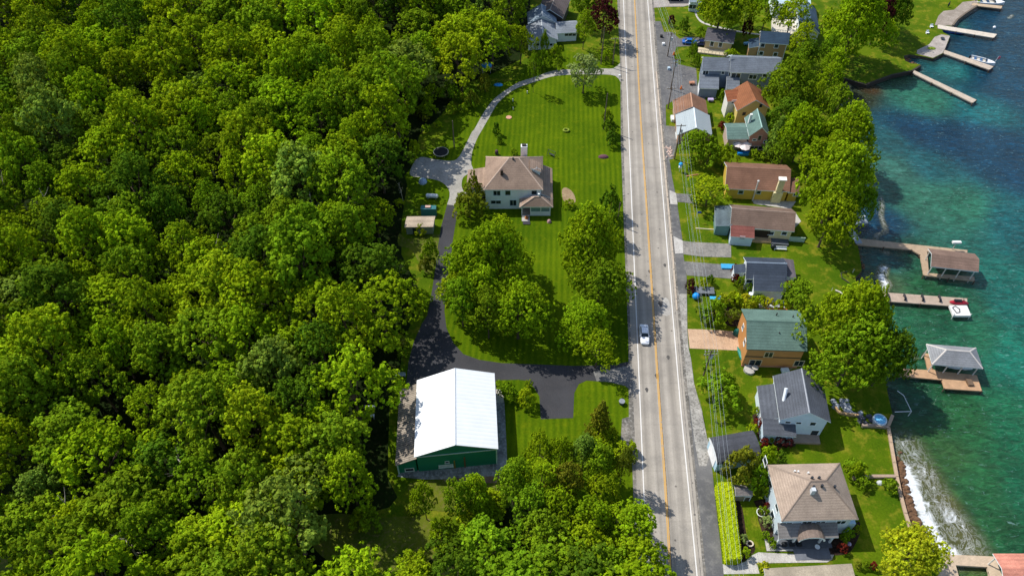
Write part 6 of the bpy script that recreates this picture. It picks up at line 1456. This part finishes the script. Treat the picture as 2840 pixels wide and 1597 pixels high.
r = simple('purple_bed', 'oval bed of purple plants on the striped lawn near the road', 'flower bed', S('I', 2150, 312, 0)); MB().dome((0, 0, -.1), 1.35, .75, .75, 14, 4).build('foliage', m_plain('#6a4450', .95, 0, .4, 4), r)
r = simple('garden_swing', 'small dark swing frame on the lawn behind the farmhouse', 'swing', S('I', 1630, 300, 0), rad(-35))
mb = MB()
for x in (-1, 1): mb.tube([(x, -.6, 0), (x, 0, 1.6)], .05, 5); mb.tube([(x, .6, 0), (x, 0, 1.6)], .05, 5)
mb.tube([(-1, 0, 1.6), (1, 0, 1.6)], .05, 5); mb.build('frame', m_plain('#4a4f45'), r); MB().box(-.7, -.25, .45, .7, .25, .52).build('seat', m_plain('#3a3f38'), r)
r = simple('flower_ring', 'ring shaped flower planter on the upper striped lawn', 'planter', S('H', 1775, 1320, 0)); mb = MB(); mb.tube([(.7*math.cos(a*.4488), .55*math.sin(a*.4488), .35) for a in range(15)], .22, 6); mb.build('ring', m_plain('#8a9a30', .9, 0, .4, 4), r)
r = simple('barrel_planter', 'dark barrel planter behind the farmhouse corner', 'planter', S('I', 1078, 285, 0)); MB().tube([(0, 0, 0), (0, 0, .5), (0, 0, 1.0)], [.38, .45, .38], 12).build('barrel', m_plain('#3a3034'), r); MB().dome((0, 0, 1.0), .4, .4, .35, 10, 3).build('blossom', m_plain('#5a3a4a', .9), r)
r = simple('mailbox', 'white mailbox on a post at the curved drive entrance', 'mailbox', S('H', 2308, 800, 0)); MB().tube([(0, 0, 0), (0, 0, 1.0)], .06, 6).build('post', m_plain('#e8e8e4'), r); MB().box(-.28, -.2, 1.0, .28, .2, 1.4).build('box', m_plain('#f0f0ee', .4), r)
r = simple('culvert_lamp', 'dark round drain head on the verge opposite the spruce', 'drain', S('J', 2072, 545, 0)); MB().tube([(0, 0, 0), (0, 0, .8)], .42, 14).build('pipe', m_plain('#3b3f44', .6), r); MB().tube([(0, 0, .8), (0, 0, .9)], .55, 14).build('cap', m_plain('#8a8f94', .4), r)
# low posts and flowers on the striped lawn
for i, (x, y, l) in enumerate(((1240,1020,'white garden post near the curved drive, upper one'), (1243,1105,'white garden post near the curved drive, lower one'), (1385,940,'white garden figure under the thin tree'))):
    r = simple('garden_post', l, 'post', S('H', x, y, 0)); MB().box(-.12, -.12, 0, .12, .12, .8).build('post', m_plain('#e0ddd0'), r)
r = simple('fire_pit', 'small pinkish patch of stones on the striped lawn', 'fire pit', S('H', 1200, 1185, 0)); MB().tube([(0, 0, 0), (0, 0, .2)], .75, 12).build('stones', m_plain('#c9967c', .9, 0, .3, 4), r)
# east side
r = simple('garbage_bin', 'dark teal domed bin at the end of the tan paved drive', 'bin', S('C', 765, 800, 0)); MB().dome((0, 0, 0), .85, .8, 1.5, 14, 5).build('bin', m_plain('#12584f', .4), r)
r = simple('kayak', 'dark teal kayak leaning along the orange house front', 'kayak', S('C', 795, 990, .0), rad(98)); MB().tube([(-2.2, 0, .6), (-1.2, 0, .5), (0, 0, .45), (1.2, 0, .5), (2.2, 0, .6)], [.06, .34, .42, .34, .06], 10).build('hull', m_plain('#1a7f70', .35), r)
r = simple('beach_ball', 'large bright blue ball on the roadside lawn', 'ball', S('C', 430, 515, 0)); MB().dome((0, 0, .75), .75, .75, .75, 16, 8, full=True).build('ball', m_plain('#1c8fe0', .3), r)
r = simple('grey_trailer', 'grey slatted trailer bed beside the blue ball', 'trailer', S('C', 490, 465, 0), rad(-4)); MB().box(-2.4, -.9, .5, 2.2, .9, .7).build('bed', m_wood('#6f747a'), r)
for x in (-1, 1):
    for y in (-.95, .95): MB().tube([(x, y-.08, .35), (x, y+.08, .35)], .33, 12).build('wheel', m_plain('#18191c', .8), r)
r = simple('sun_lounger', 'blue sun lounger on the lawn right of the blue ball', 'lounger', S('C', 585, 520, 0), rad(-5)); MB().box(-1, -.4, .3, .6, .4, .4).build('seat', m_plain('#3fb0dc', .5), r); mb = MB(); mb.add([(.6, -.4, .35), (.6, .4, .35), (1.2, .4, .8), (1.2, -.4, .8)], [(0, 1, 2, 3)]); mb.build('backrest', m_plain('#3fb0dc', .5), r)
r = simple('blue_tarp', 'flat light blue tarp on the grey driveway end', 'tarp', S('C', 690, 262, .06), rad(-3)); MB().box(-1.4, -.7, 0, 1.4, .6, .35).build('cover', m_plain('#3f9fcf', .5), r)
def cart(label, c, x, y, body, rz=0, name='garden_cart', cat='cart'):
    r = simple(name, label, cat, S(c, x, y, .05), rz); MB().box(-.7, -.45, .3, .7, .45, .8).build('tub', m_plain(body, .5), r)
    for s in (-.5, .5): MB().tube([(-.3, s-.05, .25), (-.3, s+.05, .25)], .25, 10).build('wheel', m_plain('#17181b'), r)
    MB().tube([(.7, 0, .6), (1.3, 0, 1.0)], .04, 5).build('handle', m_plain('#9a9a96'), r)
cart('small lilac cart at the corner of the brown roofed garage', 'A', 688, 1020, '#b9a9cf')
cart('blue wheelbarrow beside the cottage terrace', 'A', 1045, 455, '#7fb8dc', .2)
cart('blue and white lawn chair cart by the orange house wall', 'C', 1145, 1105, '#c9dbe4', .1)
cart('rust brown log cart in the parking area', 'A', 500, 850, '#b98468', .1)
r = simple('patio_table', 'round pale table on a slab below the orange house doors', 'table', S('C', 905, 1085, .5)); MB().tube([(0, 0, .6), (0, 0, .66)], .6, 14).build('top', m_plain('#a9a59c'), r); MB().tube([(0, 0, 0), (0, 0, .6)], .07, 6).build('leg', m_plain('#5a5a58'), r)
r = simple('grill', 'black and white grill cart below the ranch house deck', 'grill', S('B', 1050, 1420, 0)); MB().box(-.5, -.3, .4, .5, .3, .9).build('firebox', m_plain('#202327'), r); MB().dome((0, 0, .9), .5, .35, .35, 12, 4).build('lid', m_plain('#2a2e33', .3), r)
bench('garden_bench', 'white bench on the lawn below the ranch house', 'bench', S('B', 1110, 1430, 0), rad(-4), '#e4e6e6', 2.6)
r = simple('awning_tent', 'white patio umbrellas beside the pink house', 'umbrella', S('B', 800, 640, 0))
for (x, y) in ((-1.2, .2), (1.0, .5), (.2, -.9)):
    mb = MB(); mb.tube([(x, y, 2.0), (x, y, 2.6)], [1.25, .05], 8); mb.build('canopy', m_plain('#e9dcd8', .6), r); MB().tube([(x, y, 0), (x, y, 2.5)], .04, 5).build('pole', m_plain('#8a8a86'), r)
r = simple('blue_table', 'bright blue covered table below the white patio umbrellas', 'table', S('B', 815, 665, 0)); MB().box(-1.5, -.5, .1, 1.5, .5, .8).build('cloth', m_plain('#1f7fd0', .5), r)
r = simple('blue_hydrant_sign', 'blue and white round sign on the roadside lawn', 'sign', S('B', 302, 800, 0)); MB().tube([(0, 0, 0), (0, 0, 2.0)], .05, 6).build('post', m_plain('#dfe3e6'), r); MB().dome((0, 0, 2.2), .5, .5, .5, 12, 6, full=True).build('globe', m_plain('#1f9fe0', .3), r); MB().box(-.35, -.3, 1.2, .35, .3, 1.6).build('box', m_plain('#e9edf0'), r)
r = simple('blue_flag', 'little blue flag on a thin pole in the small lawn', 'flag', S('B', 430, 1200, 0)); MB().tube([(0, 0, 0), (0, 0, 3)], .035, 5).build('pole', m_plain('#7fb0c9'), r); MB().box(0, -.02, 2.4, .8, .02, 3).build('cloth', m_plain('#2a4fb0'), r)
r = simple('wooden_path_board', 'brown plank edging on the lawn above the upper drive', 'edging', S('B', 420, 830, 0), rad(14)); MB().box(-2, -.1, 0, 2, .1, .2).build('plank', m_plain('#b5825a'), r)
r = simple('path_edging', 'pale plank edging left of the ranch house', 'edging', S('B', 505, 1262, 0), rad(-6)); MB().box(-2, -.1, 0, 2, .1, .15).build('plank', m_plain('#cfc4a4'), r)
r = simple('white_rack', 'white garden rack at the roadside beside the metal roofed garage', 'rack', S('B', 245, 385, 0)); MB().box(-.4, -1, 0, .4, 1, .8).build('rack', m_plain('#e0e4e0'), r)
r = simple('stone_pile', 'heap of pinkish stones at the roadside below the garage pole', 'stones', S('B', 222, 650, 0))
mb = MB()
for i in range(22): mb.dome((random.uniform(-.9, .9), random.uniform(-2.0, 2.4), 0), *(random.uniform(.2, .42) for _ in range(3)), 6, 3)
mb.build('stones', m_plain('#c9b0a2', .9, 0, .3, 2), r)
for i, (x, y, l) in enumerate(((215,455,'white bag at the lot edge near the first pole'), (270,700,'blue and white box at the lot edge'), (195,375,'dark kerbside bin at the top lot'))):
    r = simple('roadside_box', l, 'box', S('A', x, y, .06)); MB().box(-.35, -.35, 0, .35, .35, .7).build('box', m_plain(['#eef0f0', '#bcd0dc', '#2c2a2a'][i]), r)
for i, (x, y, l) in enumerate(((320,555,'orange traffic barrel at the edge of the round lawn'), (395,895,'orange cone beside the leaning pole'))):
    r = simple('traffic_cone', l, 'cone', S('A', x, y, .05)); MB().tube([(0, 0, 0), (0, 0, .95)], [.35, .12], 10).build('cone', m_plain('#e07018', .5), r); MB().box(-.4, -.4, 0, .4, .4, .06).build('base', m_plain('#30302e'), r)
r = simple('street_sign', 'tall thin sign bracket on a pole in the parking area', 'sign', S('A', 300, 720, .05)); MB().tube([(0, 0, 0), (0, 0, 3.5)], .06, 6).build('post', m_plain('#9fb0b8'), r); MB().box(-.1, -.03, 3.1, 1.2, .03, 3.5).build('panel', m_plain('#cfdbe0'), r)
r = simple('porch_furniture', 'dark chairs and table on the hipped house porch', 'furniture', S('D', 920, 1195, .26))
for x in (-1.2, 0, 1.1): MB().box(x-.35, -.3, 0, x+.35, .3, .5).build('chair', m_plain('#26282c'), r)
r = simple('round_table', 'small white round table on the grey entry floor', 'table', S('D', 1120, 1222, .15)); MB().tube([(0, 0, .5), (0, 0, .56)], .4, 12).build('top', m_plain('#eef0f0'), r); MB().tube([(0, 0, 0), (0, 0, .5)], .05, 6).build('leg', m_plain('#9a9a9a'), r)
r = simple('stone_planter', 'pale stone ring planter beside the hedge end', 'planter', S('D', 580, 1190, 0)); mb = MB(); mb.tube([(.5*math.cos(a*.6283), .45*math.sin(a*.6283), .25) for a in range(11)], .13, 6); mb.build('ring', m_plain('#d9cbb4', .9), r)
r = simple('wire_planter', 'white wire planter in the bed west of the hipped house', 'planter', S('D', 663, 945, 0)); mb = MB(); mb.tube([(.6*math.cos(a*.6283), .7*math.sin(a*.6283), .5) for a in range(11)], .08, 6); mb.build('ring', m_plain('#dfe8dc', .7), r)
r = simple('stone_ornament', 'lilac stone ornament beside the rust orange shrub', 'ornament', S('D', 1385, 1190, 0)); MB().dome((0, 0, 0), .35, .35, .4, 10, 4).build('stone', m_plain('#b9a9c9'), r)
r = simple('boulder', 'pale boulder by the low garden wall', 'rock', S('G', 425, 765, 0)); MB().dome((0, 0, -.1), .6, .5, .6, 8, 4).build('stone', m_plain('#c4c9c9', .8), r)
# clutter under the big lake tree
for i, (c, x, y, l, col_) in enumerate((('G',150,195,'grey rock garden heap under the big lakeside tree','#8d939c'), ('G',220,230,'pale rock heap beside the retaining wall','#a9adb3'), ('G',330,295,'dark rock heap on the lakeside patio','#50525a'))):
    r = simple('rock_heap', l, 'rocks', S(c, x, y, 0)); mb = MB()
    for k in range(18): mb.dome((random.uniform(-1.6, 1.6), random.uniform(-1.1, 1.1), 0), *(random.uniform(.25, .6) for _ in range(3)), 6, 3)
    mb.build('stones', m_plain(col_, .85, 0, .3, 2), r)
r = simple('hot_tub', 'round light blue hot tub on the patio by the seawall', 'hot tub', S('G', 415, 315, 0)); MB().tube([(0, 0, 0), (0, 0, .8)], 1.2, 18).build('shell', m_plain('#c9d6dc', .5), r); MB().tube([(0, 0, .8), (0, 0, .83)], .95, 18).build('water', m_plain('#6fb8e0', .1), r)
r = simple('swim_ladder_rail', 'white pipe rail over the water beside the patio', 'rail', S('G', 580, 190, 0)); MB().tube([(0, 2.6, .6), (.8, 1.6, .6), (1.0, -1.8, .6), (-2.0, -1.9, .6)], .07, 6).build('rail', m_plain('#dfe4e6', .4), r)
MB().tube([(1.0, -1.8, -2), (1.0, -1.8, .6)], .07, 6).build('post', m_plain('#dfe4e6', .4), r)
r = simple('slide', 'small pale frame at the lawn edge above the straight dock', 'frame', S('F', 60, 690, 0), rad(60)); MB().tube([(-.8, 0, 0), (-.2, 0, 1.8), (.4, 0, 0)], .06, 5).build('frame', m_plain('#c9c4b0'), r)
r = simple('driftwood', 'pale driftwood heap on the lawn near the straight dock', 'log', S('F', 125, 695, 0), rad(-50)); MB().tube([(-1, 0, .2), (0, .2, .3), (1, 0, .2)], .16, 6).build('log', m_plain('#cfc8b8', .9), r)
r = simple('garden_arch', 'curved dark garden edging with a post on the lakeside lawn', 'edging', S('F', 190, 580, 0)); MB().tube([(.2, 1.6, .2), (-1.2, 1.2, .2), (-1.4, -.2, .2), (-.3, -1.6, .2)], .1, 6).build('edge', m_plain('#3a3a34'), r); MB().tube([(1.4, 1.5, 0), (1.4, 1.5, 1.0)], .08, 6).build('post', m_plain('#cfcabc'), r)
r = simple('patio_chair', 'dark round chair on the square patio near the upper docks', 'chair', S('E', 965, 318, .06)); MB().tube([(0, 0, .35), (0, 0, .45)], .6, 14).build('seat', m_plain('#3c4046'), r); MB().tube([(0, 0, 0), (0, 0, .35)], .1, 6).build('leg', m_plain('#3c4046'), r)
r = simple('grass_bed', 'oval clump of grass set in the pale patio', 'plant', S('E', 880, 392, .06)); MB().dome((0, 0, -.1), 1.3, .8, .5, 12, 3).build('foliage', m_plain('#7a8f20', .95, 0, .4, 4), r)
r = simple('beach_umbrella', 'closed dark umbrella on the lawn behind the round patio', 'umbrella', S('E', 1010, 60, 0)); MB().tube([(0, 0, 0), (0, 0, .9), (0, 0, 2.0)], [.05, .3, .05], 8).build('canopy', m_plain('#22282c'), r)
for i, (x, y, l) in enumerate(((878,222,'white lawn chair beside the long bleached dock'), (845,272,'white stool on the lakeside lawn'))):
    r = simple('lawn_chair', l, 'chair', S('E', x, y, 0)); MB().box(-.4, -.4, .35, .4, .4, .42).build('seat', m_plain('#eef2f2'), r); MB().box(-.4, .34, .42, .4, .4, .95).build('backrest', m_plain('#eef2f2'), r)
    for a in (-.35, .35): MB().box(a-.04, -.36, 0, a+.04, .36, .35).build('leg', m_plain('#d9dddd'), r)
r = simple('kayak', 'blue kayak lying in the water beside the long bleached dock', 'kayak', S('E', 1060, 262, -.8), rad(-10)); MB().tube([(-3, 0, 0), (-1.8, 0, 0), (1.8, 0, 0), (3, 0, 0)], [.08, .45, .45, .08], 10).build('hull', m_plain('#1c4fb0', .3), r)
r = simple('buoy', 'white mooring buoy off the long bleached dock', 'buoy', S('E', 1385, 222, -.9)); MB().dome((0, 0, 0), .45, .45, .45, 12, 6, full=True).build('float', m_plain('#f0f2f2', .4), r)
# young growth along the edges of the wood
ug = random.Random(21)
edge_polys = [('W',[(1000,440),(1035,470),(1020,560),(1000,640),(1035,700),(1060,720),(1050,690),(1075,640),(1095,600),(1095,585),(1010,590)]), ('W',[(1040,740),(1062,760),(1030,850),(1010,930),(975,1010),(960,1000),(990,900),(1010,820)]),
              ('W',[(840,1300),(1000,1270),(1020,1300),(880,1340)]), ('W',[(1000,1255),(1240,1250),(1240,1300),(1020,1300)]), ('W',[(1100,1350),(1180,1300),(1240,1300),(1180,1400),(1080,1400)]), ('W',[(1060,250),(1140,220),(1200,250),(1130,310),(1060,340)]),
              ('W',[(860,1420),(1060,1400),(1080,1430),(880,1440)]), ('W',[(1480,1080),(1570,1120),(1580,1230),(1560,1300),(1500,1150)])]
for c, poly in edge_polys:
    w_ = [(p.x, p.y) for p in (S(c, x, y, 0) for x, y in poly)]
    x0, x1, y0, y1 = min(p[0] for p in w_), max(p[0] for p in w_), min(p[1] for p in w_), max(p[1] for p in w_)
    n = int(abs(area2(w_))/2/11); k = 0
    while k < n:
        p = (ug.uniform(x0, x1), ug.uniform(y0, y1))
        if not inside(p, w_): k += .2; continue
        k += 1; pr = ug.choice(['bush', 'bush2', 'shrub', 'bush']); co_ = ug.choice(['bright', 'mid', 'olive', 'lime'])
        s_ = ug.uniform(.55, 1.05); place_tree('young_bush', pr, (p[0], p[1], 0), s_, shade(co_, .15), {'bright': 'bright young bush', 'mid': 'green young bush', 'olive': 'olive brown young bush', 'lime': 'lime green young bush'}[co_]+' in the undergrowth along the edge of the wood', 'bush', co_+' bushes at the wood edge')
# ================================================================== light and camera
w = bpy.data.worlds.new('World'); sc.world = w; w.use_nodes = True
nt = w.node_tree; bg = nt.nodes['Background']; sky = nt.nodes.new('ShaderNodeTexSky'); sky.sky_type = 'NISHITA'
EL_, AZ = rad(52), math.atan2(-.84, .54)
sky.sun_disc = False; sky.sun_elevation = EL_; sky.sun_rotation = AZ % (2*math.pi)
nt.links.new(sky.outputs[0], bg.inputs[0]); bg.inputs[1].default_value = .162
sd = bpy.data.lights.new('sun', 'SUN'); sd.energy = 4.7; sd.angle = rad(.53); sd.color = (1, .955, .88)
so = bpy.data.objects.new('sun', sd); COL.objects.link(so)
dirv = Vector((math.sin(AZ)*math.cos(EL_), math.cos(AZ)*math.cos(EL_), math.sin(EL_)))
so.rotation_euler = dirv.to_track_quat('Z', 'Y').to_euler(); so.location = (-100, 200, 150)
cd = bpy.data.cameras.new('camera'); cd.sensor_width = 36; cd.lens = 36*F/2840; cd.clip_start = .5; cd.clip_end = 6000
co = bpy.data.objects.new('camera', cd); COL.objects.link(co); co.location = CAM; co.rotation_euler = (rad(90)-PITCH, 0, 0); sc.camera = co
sc.view_settings.view_transform = 'Standard'; sc.view_settings.look = 'None'; sc.view_settings.exposure = 0
sc.cycles.max_bounces = 5; sc.cycles.diffuse_bounces = 3; sc.cycles.glossy_bounces = 2; sc.cycles.transmission_bounces = 2
